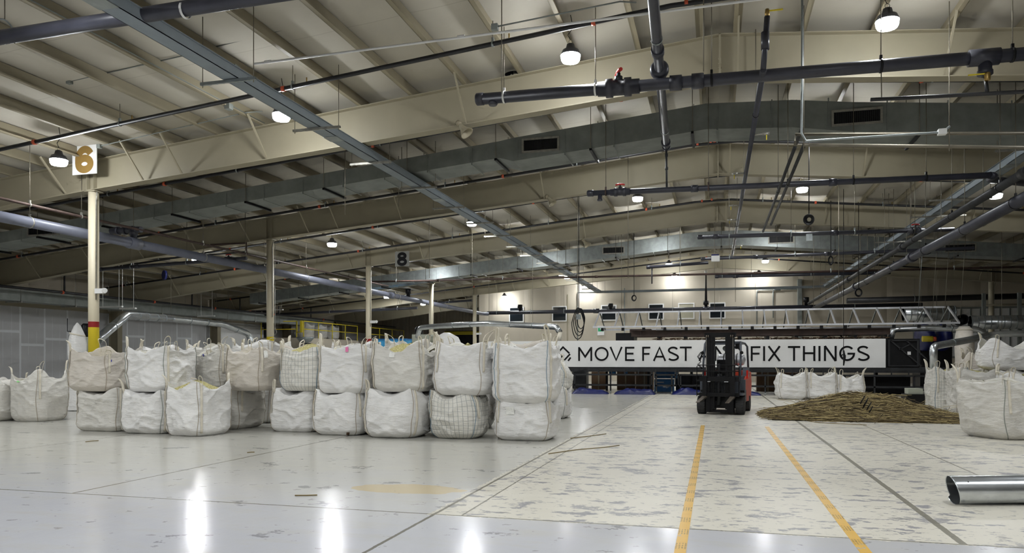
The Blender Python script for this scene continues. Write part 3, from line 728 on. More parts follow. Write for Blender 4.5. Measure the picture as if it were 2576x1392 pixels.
b = MB().tube((.76, 12.7, 6.1), (.82, 12.7, 6.95), .045, 12); b.lathe((.79, 12.7, 6.42), [(.065, 0), (.065, .28)], 14); b.build('riser', PVC, t)
MB().lathe((.82, 12.7, 6.95), [(.03, 0), (.04, .05), (.03, .12)], 10).build('brass_valve', BRASS, t); MB().box(.84, 1.06, 12.69, 12.71, 7.03, 7.05).build('yellow_lever', YEL, t)
zz = 3.85
t = run(1.40, zz, 14.3, 23.5, .032, 'grey conduit pipe running away right of the air pipe, left of the two', DARK, rods=(18,))
pA = Vector((1.40, 14.3, HC+zz)); pB = P(2576, 341, D=14.3)
MB().path([pA, (1.40, 14.3, HC+zz+.22), pB+(pB-pA).normalized()*.8], .03, 10).build('level_run', ROD, t)
t = run(1.52, zz-.06, 14.0, 22.0, .032, 'grey conduit pipe running away right of the air pipe, right of the two', DARK, rods=(17,))
pA = Vector((1.52, 14.0, HC+zz-.06)); pB = P(2576, 371, D=14.0)
MB().path([pA, pB+(pB-pA).normalized()*.8], .03, 10).build('level_run', ROD, t)
for u in (2022, 2388):
    p = P(u, 380, D=13.95); MB().tube((p.x, 13.95, p.z), (p.x, 13.95, ztop(p.x)), .009, 6).build('hanging_rod', ROD, t)
a, c, d = P(2018, 205, D=13.6), P(2016, 335, D=13.6), P(2028, 355, D=13.6); e = P(2370, 333, D=13.6); f = P(2390, 318, D=13.6)
t = thing('white_conduit', 'white conduit dropping from the roof then running level to the right', 'conduit', c)
MB().path([(a.x, a.y, ztop(a.x)), a, c, d, e, f], .02, 10).build('conduit', GALV, t)
MB().box(e.x-.06, e.x+.06, 13.55, 13.65, e.z-.04, e.z+.05).build('outlet_box', WSTRUT, t)
a, c = P(640, 161, D=11.5), P(1990, -12, D=11.5)
t = thing('white_conduit', 'long white conduit crossing level at the top, above the nearest sprinkler pipe', 'conduit', a)
MB().tube(a, c+(c-a).normalized()*2, .02, 10).build('conduit', WSTRUT, t)
for u in (674, 1160): p = P(u, 155 if u < 700 else 92, D=11.5); coupling(t, p, c-a, .02, mat=WSTRUT, L=.12)
for u in (512, 700, 860, 1003, 1262, 1500, 1566): 
    pass
# thin grey conduits under the purlins
for k, (u0, v0, u1, v1, D, lab) in enumerate([(175, 205, 480, 136, 11.8, 'left of the blue-grey trough'), (525, 122, 860, 38, 11.8, 'right of the blue-grey trough'), (250, 368, 620, 283, 14.3, 'just above the nearest rafter'), (1245, 68, 1560, 4, 11.0, 'near the nearest ceiling lamp')]):
    a, c = P(u0, v0, D=D), P(u1, v1, D=D); t = thing('thin_conduit', 'thin grey conduit crossing the purlins %s' % lab, 'conduit', a)
    MB().path([a, a*.5+c*.5, c, c+Vector((.2, .3, .1))], .012, 8).build('conduit', GALVD, t)
    MB().box(a.x-.05, a.x+.05, a.y-.04, a.y+.04, a.z-.05, a.z+.04).build('junction_box', GALVD, t)
# conduits running beside two purlins with grey boxes
for k, (x, y) in enumerate(((PX[7]+.1, 12.2), (PX[8]+.1, 13.7))):
    t = thing('thin_conduit', 'thin conduit along a purlin with a grey box, %s of two' % ('right' if k == 0 else 'left'), 'conduit', (x, y, ztop(x)))
    MB().tube((x, 8, ztop(x)+.03), (x, 15, ztop(x)+.03), .012, 8).build('conduit', GALVD, t)
    MB().box(x-.06, x+.06, y-.07, y+.07, ztop(x)-.08, ztop(x)+.04).build('box', GALVD, t)
# ------------------------------------------------------------------ lamps
HOUS = paint('lamp_housing', (.10, .10, .11), .4, .4); LENS = glow('lit_lamp_lens', (.95, .98, 1), 400); REFR = glow('lit_lamp_refractor', (.95, .98, 1), 250); LENS2 = glow('lit_lamp_lens_end_row', (.95, .98, 1), 200)
LXs = [(-20.3, 0), (-14.2, 0), (-8.55, 0), (-2.55, 0), (2.75, 0), (8.3, 0)]
rows = [(-5, 0), (1.1, 0), (7.3, 0), (13.5, 1), (19.75, 1), (25.9, 1), (32, 1), (38.6, 1), (44.1, 1), (50.3, 1)]
ROWN = {13.5: 'nearest', 19.75: 'second', 25.9: 'third', 32: 'fourth', 38.6: 'fifth', 44.1: 'sixth', 50.3: 'farthest'}
LW = 240
for D0_, vis in rows:
    for i, (x, o) in enumerate(LXs):
        D = D0_
        if D > 26 and x > 5: continue
        if D in (44.1,) and x == -14.2: continue
        if D == 19.75 and abs(x) > 5: continue
        if (D, x) in ((19.75, -8.55), (32, -20.3)): continue
        z = ztop(x)-(.30 if D == 32 and x < -9 else .38 if D == 32 else .32 if x < -20 else .50)
        xx = x
        if D == 32: D = 31.0 if x > -9 else 32.6
        if vis and not (D == 13.5 and (x > 5 or x < -20)):
            t = thing('high_bay_lamp', 'lit round ceiling lamp in the %s row, %s from the left' % (ROWN[D0_], ['first', 'second', 'third', 'fourth', 'fifth', 'sixth'][i]), 'ceiling lamp', (xx, D, z), 'round high bay lamps')
            MB().lathe((xx, D, z), [(.18, .0), (.19, .0), (.165, .05), (.15, .09), (.09, .12), (.07, .2), (.03, .22)], 28).build('housing', HOUS, t)
            MB().lathe((xx, D, z), [(.02, -.122), (.12, -.12), (.15, -.115)], 24).build('lens', LENS if D < 50 else LENS2, t)
            MB().lathe((xx, D, z), [(.151, -.113), (.17, -.08), (.18, -.002)], 24, cap=False).build('refractor', REFR, t)
            b = MB().ring((xx, D, z+.25), .035, .006, (0, 1, 0), 14, 6); b.build('hook', STRUT, t)
            MB().path([(xx, D, z+.28), (xx-.05, D, z+.38), (xx+.05, D, z+.5), (xx, D, ztop(xx)+.24)], .007, 6).build('power_cable', BLACK, t)
        if not vis or (D == 13.5 and (x > 5 or x < -20)):      # lamps of the hall outside the picture
            L = bpy.data.lights.new('lamp_light', 'AREA'); L.shape = 'DISK'; L.size = .36; L.energy = 150; L.color = (.95, .98, 1)
            lo = bpy.data.objects.new('lamp_light', L); COL.objects.link(lo); lo.location = (xx, D, z-.12)
# ------------------------------------------------------------------ hanging number boards and horn speakers
def arc(cx, cz, rx, rz, a0, a1, n=20): return [(cx+rx*cos(radians(a0+(a1-a0)*k/n)), cz+rz*sin(radians(a0+(a1-a0)*k/n))) for k in range(n+1)]
def sign(u0, v0, u1, v1, D, lab, face, ink, digit):
    a, c = P(u0, v1, D=D), P(u1, v0, D=D); W, H = c.x-a.x, c.z-a.z; t = thing('number_sign', lab, 'sign', (a.x+W/2, D, a.z))
    MB().box(a.x, c.x, D, D+.02, a.z, c.z).build('board', face, t); b = MB(); o = (a.x, D-.001, a.z); ex, ez = (1, 0, 0), (0, 0, 1)
    if digit == 6:
        w_ = .245*W
        b.stroke(arc(.505, .355, .25, .195, 0, 360, 32)[:-1], w_, o, ex, ez, W, H, .006, True)
        b.stroke([(.25, .37)]+arc(.525, .52, .275, .335, 180, 32, 18), w_*.98, (a.x, D-.0035, a.z), ex, ez, W, H, .006)
    else:
        w_ = .2*W
        b.stroke(arc(.5, .30, .255, .175, 0, 360, 32)[:-1], w_, o, ex, ez, W, H, .006, True)
        b.stroke(arc(.5, .69, .225, .155, 0, 360, 32)[:-1], w_, (a.x, D-.0035, a.z), ex, ez, W, H, .006, True)
    b.build('numeral', ink, t)
    for x in (a.x+.04, c.x-.04): MB().tube((x, D+.01, c.z), (x, D+.01, ztop(x)-.05 if digit == 6 else ztop(x)-.1), .006, 6).build('hanging_wire', ROD, t)
sign(182, 363, 243, 441, 14.7, 'white hanging board with a gold number 6 by the first column', WHT, GOLD, 6)
sign(994, 632, 1029, 671, 29.7, 'grey hanging board with a black number 8 under the third rafter', GREYS, INK, 8)
for k, (u, v, D, lab) in enumerate(((1160, 318, 15.0, 'under the nearest rafter'), (1380, 500, 22.6, 'under the second rafter'), (1470, 608, 30.2, 'under the third rafter'), (1533, 663, 37.8, 'under the fourth rafter'))):
    p = P(u, v, D=D); t = thing('horn_speaker', 'beige horn loudspeaker fixed %s' % lab, 'loudspeaker', p)
    d = Vector((.62, -.1, -.75)).normalized()
    MB().lathe(p-d*.05, [(.035, 0), (.05, .06), (.08, .15), (.145, .27), (.15, .275), (.13, .26), (.04, .1)], 20, d, cap=False).build('horn', CREAM, t)
    MB().lathe(p-d*.14, [(.05, 0), (.06, .03), (.06, .08), (.04, .1)], 16, d).build('driver', PURLIN, t)
    MB().tube(p-d*.1, (p.x, D, zbot(p.x)), .012, 6).build('bracket', ROD, t)
p = P(414, 692, D=27); t = thing('hose_reel', 'round dark blue reel hanging over the left side', 'reel', p)
MB().lathe(p, [(.18, -.05), (.2, -.04), (.2, .04), (.18, .05)], 24, (.5, 1, 0)).build('reel', TARP, t); MB().tube(p+Vector((0, 0, .18)), (p.x, p.y, ztop(p.x)), .01, 6).build('hanging_rod', ROD, t)
# coils of black cable on drops
def coil(u, v, D, rx, rz, lab, n=3, col=BLACK, plug=True, drop=0, Rr=.014):
    p = P(u, v, D=D); t = thing('cable_coil', lab, 'cable', p); b = MB()
    for k in range(n):
        s = 1-.12*k; pts = []
        for j in range(37):
            a = 2*pi*j/36; zz_ = sin(a)*rz*s*(1.12 if sin(a) < 0 else 1); pts.append((p.x+cos(a)*rx*s*(1-(.45 if rz > .3 else 0)*max(0, sin(a)))+(.03 if rz > .3 else .004)*(k-1), p.y+.02*k, p.z+zz_+(.05 if rz > .3 else .003)*k))
        b.path(pts, Rr, 8, False)
    b.build('loops', col, t); MB().tube((p.x, p.y, p.z+rz), (p.x, p.y, ztop(p.x)), .012, 6).build('hanging_cable', BLACK, t)
    if plug: MB().box(p.x-.07, p.x+.07, p.y-.08, p.y-.0, p.z-.05+drop, p.z+.12+drop).build('socket_box', GALV, t)
    return t
coil(1456, 812, 24, .2, .48, 'long loops of black cable with a silver socket box, hanging before the end wall', 4, drop=.15)
coil(2035, 552, 20, .12, .12, 'small tight coil of black cable with a socket below, hanging right of the ridge', 5, drop=-.5)
coil(1595, 750, 33, .1, .12, 'small cable coil hanging in front of the end wall, left of the windows lamp', 3, plug=False)
coil(2160, 736, 30, .12, .14, 'cable coil hanging beside the right hand pipes', 3, plug=False)
coil(2090, 655, 30, .08, .16, 'narrow cable loop hanging right of the ridge', 3, plug=False)
p = P(2122, 900, D=28); t = thing('pendant_cable', 'cable with a dark pendant hanging in front of the word THINGS', 'cable', p)
MB().tube((p.x, 28, ztop(p.x)), (p.x, 28, p.z+.25), .01, 6).build('cable', BLACK, t); MB().ring((p.x, 28, p.z+.05), .06, .018, (0, 1, 0), 16, 6).build('loop', BLACK, t)
MB().path([(p.x, 28, p.z+.25), (p.x+.03, 28, p.z), (p.x, 28, p.z-.28)], .03, 8, rs=[.03, .045, .02]).build('pendant', BLACK, t)
p = P(692, 835, D=24.5); t = thing('rope_loop', 'grey rope ending in a loop, hanging beside the second column', 'rope', p)
MB().path([(p.x, p.y, zbot(p.x)+.3), (p.x, p.y, p.z+.15), (p.x-.07, p.y, p.z-.02), (p.x, p.y, p.z-.13), (p.x+.07, p.y, p.z-.02), (p.x, p.y, p.z+.15)], .011, 8).build('rope', STRUT, t)
coil(1290, 186, 15.28, .16, .05, 'black cable coil lying on top of the nearest rafter', 4, plug=False)
# loose drop rods and cables
for k, (u, v0, v1, D) in enumerate([(205, 430, 535, 15.6), (1003, 200, 520, 19.5), (868, 235, 540, 16.2), (1050+30, 470, 700, 24), (1188, 520, 760, 27), (1262, 0, 232, 12.2), (1453, 395, 770, 24), (1590-10, 390, 700, 22), (1770, 0, 180, 12.4), (1850, 560, 760, 34), (2110, 470, 760, 26), (2310, 700, 775, 33), (2345, 690, 800, 33), (2375, 690, 800, 33), (2415, 690, 800, 33), (2520, 700, 830, 33)]):
    pa, pb = P(u, v0, D=D), P(u, v1, D=D); lean = .25 if 2300 < u < 2420 else 0
    tag(MB().tube((pa.x+lean, D, ztop(pa.x)+.245), (pb.x, D, pb.z), .009, 6).build('drop_rod', ROD if k != 11 else GALV), 'thin steel drop rod hanging from the roof, %s from the left of the loose ones' % ['1st', '2nd', '3rd', '4th', '5th', '6th', '7th', '8th', '9th', '10th', '11th', '12th', '13th', '14th', '15th', '16th'][k], 'rod', 'loose drop rods')
#@@PART2
# ------------------------------------------------------------------ bulk bags
def wrk(p, s):
    a = max(0, 1-abs(noise.noise(Vector((p.x*1.9+s, p.y*1.9, p.z*3.0+p.x*1.3+s))))*2.6)**3
    b_ = noise.noise(Vector((p.x*1.4+s*3, p.y*1.4, p.z*1.7+s)))
    c = max(0, 1-abs(noise.noise(Vector((p.x*3.2-s, p.y*3.2+p.z*1.5, p.z*6.0+p.x*2.2+3*noise.noise(p*.9)))))*2.4)**2
    d = max(0, 1-abs(noise.noise(Vector((p.x*7+s, p.y*7, p.z*6+s))))*2.2)**2
    e = max(0, 1-abs(noise.noise(Vector((p.x*2.2+p.y*2.2+s*2, p.z*2.2-p.x*1.6, s))))*3.2)**4
    return .036*a+.075*b_+.015*c+.011*d+.034*e
NBAG = 0
def bag(lab, x0, x1, y0, y1, z0, h, seed, mat=None, seam=None, top='open', fill=.16, lean=(0, 0), sag=.05, n=5.0, bulge=.05, rot=0.,
        loops=4, straps=(0, 1, 2), res=1., group='white bulk bags', patch=None, corner=.075, heap=False, slump=0., loopL=.2, tagc=None, dips=None, straps_full=False, topin=.0):
    mat = mat or BAGW; seam = seam or SEAMT
    cx, cy = (x0+x1)/2, (y0+y1)/2; a, b_ = (x1-x0)/2, (y1-y0)/2
    NA, NR = int(104*res), int(44*res)
    t0 = thing('bulk_bag', lab, 'bulk bag', (cx, cy, z0), group)
    rr = random.Random(seed*13+5); cr, sr = cos(rot), sin(rot)
    def S(th, t, off=0.):
        c, s = cos(th), sin(th); k = (abs(c)**n+abs(s)**n)**(-1/n)
        rb = 1-.16*max(0, 1-t/.16)**2.2
        rt = 1-topin*max(0, (t-.6)/.4)**1.5
        f = rb*rt*(.955+bulge*sin(pi*min(1, t*.95))**.8*(1+.35*sin(2*th+seed)))
        x, y = a*k*c*f, b_*k*s*f
        cn = max(0, (k-1)/(2**.5*2**(-1/n)-1+.0001)); cn = min(1, cn)**1.5
        wv = noise.noise(Vector((c*1.3+seed, s*1.3, 0)))*1.3+noise.noise(Vector((c*4+seed, s*4, 3)))*.7
        z = h*t+t**5*(corner*cn-sag*(1-cn)+.055*wv)
        if dips:
            for (ta, wd, dp) in dips:
                dd = (th-ta+pi) % (2*pi)-pi; z -= dp*t**2.5*math.exp(-(dd/wd)**2)
        p = Vector((x, y, z)); nrm = Vector((c*b_, s*a, 0)).normalized()
        kk = min(1, t*6+.25)*(1 if t < .97 else .7)
        m = wrk(Vector((x, y, z)), seed*1.7)*kk - .01
        m *= 1-.65*cn
        g = slump*sin(pi*min(1, t))*nrm.dot(Vector((.7, -.7, 0)))
        p += nrm*(m+off+g)
        p.x += lean[0]*t; p.y += lean[1]*t
        p.z = max(p.z, 0.0)
        return Vector((cx+p.x*cr-p.y*sr, cy+p.x*sr+p.y*cr, z0+p.z))
    m = MB(); vs = []; uv = []
    for j in range(NR+1):
        t = j/NR
        for i in range(NA):
            th = 2*pi*i/NA; vs.append(S(th, t)); uv.append((i/NA*4*(a+b_), t*h))
    per = 2*(a+b_)*2
    uv = [(u_, v_) for u_, v_ in uv]
    rings = NR+1
    cen = Vector((cx+lean[0]*cr-lean[1]*sr, cy+lean[0]*sr+lean[1]*cr, z0+h)); rim = vs[-NA:]
    if top == 'open':
        prof = [(.985, -.01), (.965, -.05), (.95, -.12), (.93, -.2)]
        prof = [(r_, d_*fill/.16) for r_, d_ in prof]
    else:
        prof = [(.94, .012), (.8, .02), (.6, .03), (.35, .035), (.12, .035)]
    for r_, d_ in prof:
        for i in range(NA):
            p = rim[i]; q = cen+(p-cen)*r_; q.z = p.z+d_ if top == 'open' else (p.z*r_+(z0+h)*(1-r_)+d_-.02)
            if top != 'open': q.z += .02*noise.noise(q*3)
            else: q += Vector((noise.noise(q*4+Vector((seed, 0, 0))), noise.noise(q*4+Vector((0, seed, 0))), 0))*.025
            vs.append(q); uv.append((0.5/11, .5/11))
        rings += 1
    fs = [(j*NA+i, j*NA+(i+1) % NA, (j+1)*NA+(i+1) % NA, (j+1)*NA+i) for j in range(rings-1) for i in range(NA)]
    m.add(vs, fs, True); base = len(m.v)
    m.add([(cx, cy, z0+.002)], []); uv.append((0, 0))
    for i in range(NA): m.f.append((base, (i+1) % NA, i)); m.sm.append(False)
    if top != 'open':
        o = (rings-1)*NA; m.add([cen+Vector((0, 0, .01))], []); uv.append((0, 0))
        for i in range(NA): m.f.append((o+i, o+(i+1) % NA, base+1)); m.sm.append(True)
    m.uv = uv; m.build('bag_body', mat, t0)
    if top == 'open':
        lz = min(p.z for p in rim); q = MB(); vs = []; RN = 9
        zc = lz-fill*.45 if not heap else lz-.06
        for j in range(RN):
            r_ = .955*(j+1)/RN
            for i in range(0, NA, 2):
                p = cen+(rim[i]-cen)*r_; nn = noise.noise(Vector((p.x*2.5, p.y*2.5, seed)))
                e = (1-r_)**1.0*(.27 if heap else .14)
                vs.append(Vector((p.x, p.y, zc+e+.05*nn+.012*noise.noise(p*17))))
        k = NA//2 if NA % 2 == 0 else (NA+1)//2
        q.add(vs, [(j*k+i, j*k+(i+1) % k, (j+1)*k+(i+1) % k, (j+1)*k+i) for j in range(RN-1) for i in range(k)], True)
        o = len(q.v); q.add([(cen.x, cen.y, zc+.15)], [(o, (i+1) % k, i) for i in []])
        for i in range(k): q.f.append((i, (i+1) % k, o)); q.sm.append(True)
        c_ = q.build('chopped_stalk_fill', HURD, t0); c_['kind'] = 'stuff'
    CA = [-pi*3/4, -pi/4, pi/4, pi*3/4]
    # true corner angles of the box in parameter space are the diagonals
    for ci in straps:
        th = CA[ci]+rr.uniform(-.06, .06); s_ = MB()
        pts = [S(th+.03*sin(k*.21+seed), k/30*.985+.01, .003) for k in range(31)]
        s_.path(pts, .0055, 6); s_.build('seam', seam, t0)
        w_ = MB(); lo = 2 if straps_full else 14
        pts = [S(th+.11, k/30, .012) for k in range(lo, 31)]
        tg = Vector((-sin(th+rot), cos(th+rot), 0))*.042
        w_.strip(pts, tg, .005); w_.build('webbing_strap', WEB, t0)
    for ci in range(4)[:loops] if isinstance(loops, int) else loops:
        th = CA[ci]+.08; p = S(th, 1, .0); out = Vector((cos(th+rot), sin(th+rot), 0)); tan_ = Vector((-out.y, out.x, 0))
        L = loopL*rr.uniform(.75, 1.2); fl = out*rr.uniform(-.15, .7)+tan_*rr.uniform(-.9, .9); st = rr.uniform(.35, 1.05); sp = rr.uniform(.05, .12)
        A = p-Vector((0, 0, .1))-out*.01; pts = []
        for k in range(15):
            q_ = k/14; hgt = sin(pi*q_); 
            pts.append(A+Vector((0, 0, .1+L*st*hgt))+fl*L*.6*hgt**2+tan_*sp*(q_-.5)*2*(.35+.9*hgt)-Vector((0, 0, .1))*(1-min(1, hgt*2)))
        wd = (out*.8+Vector((0, 0, .25))).normalized()*.04
        MB().strip(pts, wd, .006).build('lifting_loop', WEB, t0)
    if patch:
        th, t1, wp, hp, mt, nm = patch
        g = MB(); vs = []; 
        for j in range(5):
            for i in range(5):
                vs.append(S(th+(i-2)/2*wp, t1+(j-2)/2*hp, .012))
        g.add(vs, [(j*5+i, j*5+i+1, j*5+i+6, j*5+i+5) for j in range(4) for i in range(4)], True); g.build(nm, mt, t0)
    return t0
TG = paint('white_document_pouch', (.80, .80, .76), .3, var=.12, scale=40)
PINK = paint('pink_tag', (.85, .22, .45), .5); LIME = paint('green_tag', (.25, .80, .22), .5); BLUT = paint('blue_tie', (.03, .04, .35), .5)
FH = -pi/2
# left of the row, on the floor
bag('slumped beige bag at the far left edge, cut by the frame', -16.75, -15.78, 13.2, 14.25, 0, .92, 1, BAGG, top='closed', straps=(1,), loops=[2], sag=.12, bulge=.1, n=3.2, lean=(.05, 0))
bag('open beige bag with green tag beside the bag at the far left edge', -15.7, -14.72, 13.45, 14.4, 0, 1.12, 2, BAGG, straps=(1, 2), sag=.16, fill=.3, bulge=.06, n=3.6, patch=(FH-.1, .94, .06, .03, LIME, 'green_tag'))
bag('small white bag standing behind the left end of the row', -14.6, -13.8, 15.0, 15.8, 0, 1.18, 31, BAGW, SEAMT, straps=(1,), res=.7, sag=.02, loops=[])
# lower tier of the front row
ROW = 'stacked bulk bags, lower tier'; UP = 'stacked bulk bags, upper tier'
bag('greyish bag, lowest at the left end of the stacked row', -12.3, -11.2, 11.98, 13.0, 0, .78, 3, BAGG, SEAMT, 'closed', straps=(0, 1), loops=[0], group=ROW, n=6, bulge=.03)
bag('white bag on the floor with a torn top corner, second in the lower tier', -11.05, -10.02, 11.8, 12.8, 0, .78, 4, BAGW, SEAMG, 'closed', loops=[0], group=ROW, n=5, straps_full=True)
bag('open bag of yellow fibre standing alone on the floor in front of the left stacks', -9.92, -8.98, 11.62, 12.6, 0, .96, 5, BAGW, SEAMT, 'open', fill=.1, heap=True, group=ROW, n=4, sag=.07, corner=.06, straps_full=True, rot=-.1)
bag('shadowed bag on the floor, set back behind the open one', -10.25, -9.22, 13.0, 14.05, 0, .78, 6, BAGG, SEAMT, 'closed', loops=[], group=ROW)
bag('white bag on the floor under the left gridded bag, with a cream loop', -8.5, -7.46, 12.85, 13.85, 0, .80, 7, BAGW, SEAMT, 'closed', loops=[0], group=ROW, lean=(.03, 0), straps=(0, 1))
bag('low creased bag with a brown stain near the floor, lower tier', -7.33, -6.33, 12.5, 13.45, 0, .78, 8, BAGW, SEAMT, 'closed', loops=[], group=ROW, n=3.8, bulge=.09, slump=.05, patch=(FH+.55, .05, .05, .035, CARD, 'brown_stain'))
bag('round-bellied bag under the bag with the white paper pouch', -6.22, -5.15, 12.3, 13.4, 0, .82, 9, BAGW, SEAMT, 'closed', loops=[0], group=ROW, n=3.2, bulge=.13, slump=.03, straps_full=True)
bag('leaning gridded bag on the floor, lower tier', -4.97, -4.05, 12.5, 13.5, 0, .80, 10, BAGX, SEAMB, 'closed', loops=[], group=ROW, n=3.4, bulge=.12, slump=.06, lean=(-.06, 0))
bag('white bag on the floor at the right end of the stacked row', -3.75, -2.72, 12.5, 13.5, 0, .68, 11, BAGW, SEAMT, 'closed', loops=[], group=ROW, n=4.6, bulge=.07, patch=(FH-.35, .78, .12, .1, TG, 'clear_pouch'))
# upper tier
bag('beige bag with a deeply sagging rim, top left of the stacked row', -12.42, -11.42, 11.92, 13.0, .79, .82, 12, BAGT, SEAMT, group=UP, fill=.3, n=4.5, dips=[(-pi/4-.1, .35, .2)], straps=(0, 1), topin=-.05, patch=(-pi/4+.15, .8, .03, .03, BLUT, 'blue_tie'))
bag('broad white bag second from the left in the upper tier', -11.0, -9.98, 11.85, 12.85, .80, .80, 13, BAGW, SEAMG, group=UP, n=6, bulge=.02, sag=.02, straps_full=True)
bag('set-back beige bag with a blue tie, between two front bags of the upper tier', -10.62, -9.66, 13.05, 14.0, .79, .76, 14, BAGG, SEAMT, group=UP, sag=.04, patch=(FH+.1, .97, .03, .04, BLUT, 'blue_tie'))
bag('beige bag with gathered corner and paper label, above the open yellow bag', -9.40, -8.5, 12.7, 13.7, .80, .80, 15, BAGT, SEAMT, group=UP, topin=.02, n=3.6, bulge=.1, patch=(FH+1.0, .86, .07, .07, TG, 'paper_label'))
bag('gridded bag with fibre at its open top, left one of the upper tier', -8.22, -7.25, 12.75, 13.7, .81, .84, 16, BAGX, SEAMB, group=UP, n=3.6, bulge=.1, fill=.03, sag=.05, corner=.02, heap=True)
bag('white bag with a pink tag on its rim, upper tier', -7.22, -6.2, 12.45, 13.45, .79, .84, 17, BAGW, SEAMT, group=UP, n=5, bulge=.03, sag=.0, fill=.1, patch=(FH+.35, .93, .05, .045, PINK, 'pink_tag'))
bag('open bag of fibre with a white paper pouch on its front, upper tier', -6.05, -5.02, 12.35, 13.4, .83, .83, 18, BAGG, SEAMT, group=UP, n=5, bulge=.05, fill=.08, heap=True, sag=.09, straps_full=True, patch=(FH-.12, .88, .1, .09, TG, 'paper_pouch'))
bag('white bag with diagonal creases over the leaning gridded bag', -4.90, -3.88, 12.45, 13.5, .78, .88, 19, BAGW, SEAMT, group=UP, n=4.2, bulge=.07, sag=.02, lean=(.03, 0), fill=.1, loopL=.26, patch=(pi/4-.3, .97, .05, .03, LIME, 'green_tag'))
bag('tall white bag at the right end of the upper tier, beside the banner', -3.78, -2.70, 12.42, 13.5, .66, 1.0, 20, BAGW, SEAMB, group=UP, n=5.5, bulge=.03, sag=.03, fill=.22, loopL=.25, straps_full=True)
# tall bags behind
ORB = ['first', 'second', 'third', 'fourth', 'fifth', 'sixth', 'seventh', 'eighth']
for k in range(8):
    x = -13.0+k*1.24; bag('bag peering over the front row from behind, %s from the left' % ORB[k], x, x+1.08, 14.45, 15.5, 0, 1.68+.05*(k % 3), 40+k, (BAGW, BAGG, BAGW, BAGT)[k % 4], SEAMT,
        group='bags behind the front row', res=.6, straps=(1,), fill=.14, sag=.04, loopL=.16)
bag('narrow bag seen on the floor past the right end of the row', -4.45, -3.42, 17.4, 18.4, 0, .7, 60, BAGW, SEAMG, 'closed', loops=[], res=.7)
bag('gridded bag hanging past the right end of the row, behind the tall white bag', -4.5, -3.38, 17.5, 18.5, .7, .62, 61, BAGX, SEAMB, 'closed', loops=[2], res=.7, n=3, topin=.3)
# right hand group
RG = 'bulk bags at the right'
bag('large open bag in the right foreground with a green tag and a drooping flap', 4.55, 5.75, 14.9, 16.1, 0, 1.0, 21, BAGG, SEAMG, group=RG, rot=.42, n=4.6, bulge=.05, fill=.2, sag=-.02, dips=[(FH+.6, .6, .12)], lean=(-.08, 0), straps=(0, 1), patch=(FH+.52, .9, .04, .05, GREEN, 'green_tag'), loopL=.3)
bag('gridded bag standing right behind the stalk heap', 5.62, 6.5, 22.1, 23.1, 0, 1.16, 22, BAGX, SEAMB, group=RG, n=5, sag=.02, res=.8)
bag('white bag between the gridded bag and the large right foreground bag', 5.85, 6.85, 21.0, 22.0, 0, 1.14, 23, BAGG, SEAMT, group=RG, res=.8, sag=.03)
bag('white bag behind the large right bag, under the heap of bags', 6.3, 7.25, 18.9, 19.9, 0, 1.1, 24, BAGW, SEAMT, group=RG, res=.8)
bag('white bag with a blue tie at the right edge, behind the foreground bag', 7.3, 8.4, 18.4, 19.5, 0, 1.16, 25, BAGW, SEAMT, group=RG, res=.8, patch=(pi+.4, .95, .03, .03, BLUT, 'blue_tie'))
bag('base bag hidden under the topmost right bag', 6.95, 8.0, 20.9, 22.0, 0, 1.15, 26, BAGG, SEAMT, 'closed', loops=[], group=RG, res=.6)
bag('topmost slumped bag of the right hand heap', 6.55, 8.0, 20.9, 22.0, 1.16, .66, 27, BAGW, SEAMT, group=RG, n=3, bulge=.12, sag=.12, corner=.14, fill=.25, res=.9)
bag('slumped bag left of the topmost right bag', 6.6, 7.5, 22.9, 23.8, 0, 1.55, 28, BAGT, SEAMT, group=RG, n=3.4, sag=.12, corner=.08, fill=.3, res=.7, topin=.2)
bag('bag at the right edge behind the topmost one', 8.1, 9.1, 20.9, 21.9, 0, 1.7, 29, BAGT, SEAMT, group=RG, res=.6, sag=.1)
for k, (xa, xb, sd, lb) in enumerate(((2.2, 3.22, 70, 'left'), (3.18, 4.2, 71, 'middle'), (4.16, 5.1, 72, 'right'))):
    bag('crumpled open bag behind the stalk heap under the banner, %s of three' % lb, xa, xb, 28.3, 29.4, 0, .88-.08*(k == 2), sd, BAGW, SEAMT, group='open bags behind the stalk heap', n=3.0, sag=.05, corner=.10, fill=.35, res=.6, loopL=.22, bulge=.1, straps=(0, 1))
# hanging white sleeve bag
p = P(172, 900, D=16.6)
t = thing('filter_sleeve', 'white cloth sleeve standing behind the left end of the bags, pointed at the top', 'sack', (p.x, 16.6, 0)); b = MB(); vs = []; n = 40
PR = [(.42, .02), (.42, .9), (.34, 1.15), (.30, 1.3), (.40, 1.5), (.42, 1.85), (.34, 2.1), (.16, 2.35), (.03, 2.45)]
for r_, z in PR:
    for i in range(n):
        th = 2*pi*i/n; q = Vector((cos(th), sin(th), 0)); f = 1+.18*noise.noise(Vector((q.x*2, q.y*2, z*2)))
        vs.append(Vector((p.x, 16.9, z))+q*r_*.55*f)
b.add(vs, [(j*n+i, j*n+(i+1) % n, (j+1)*n+(i+1) % n, (j+1)*n+i) for j in range(len(PR)-1) for i in range(n)], True); b.build('sleeve', BAGW, t)
MB().ring((p.x, 16.9, 2.12), .19, .02, (.2, .1, 1), 24, 6).build('tie_band', WEB, t)
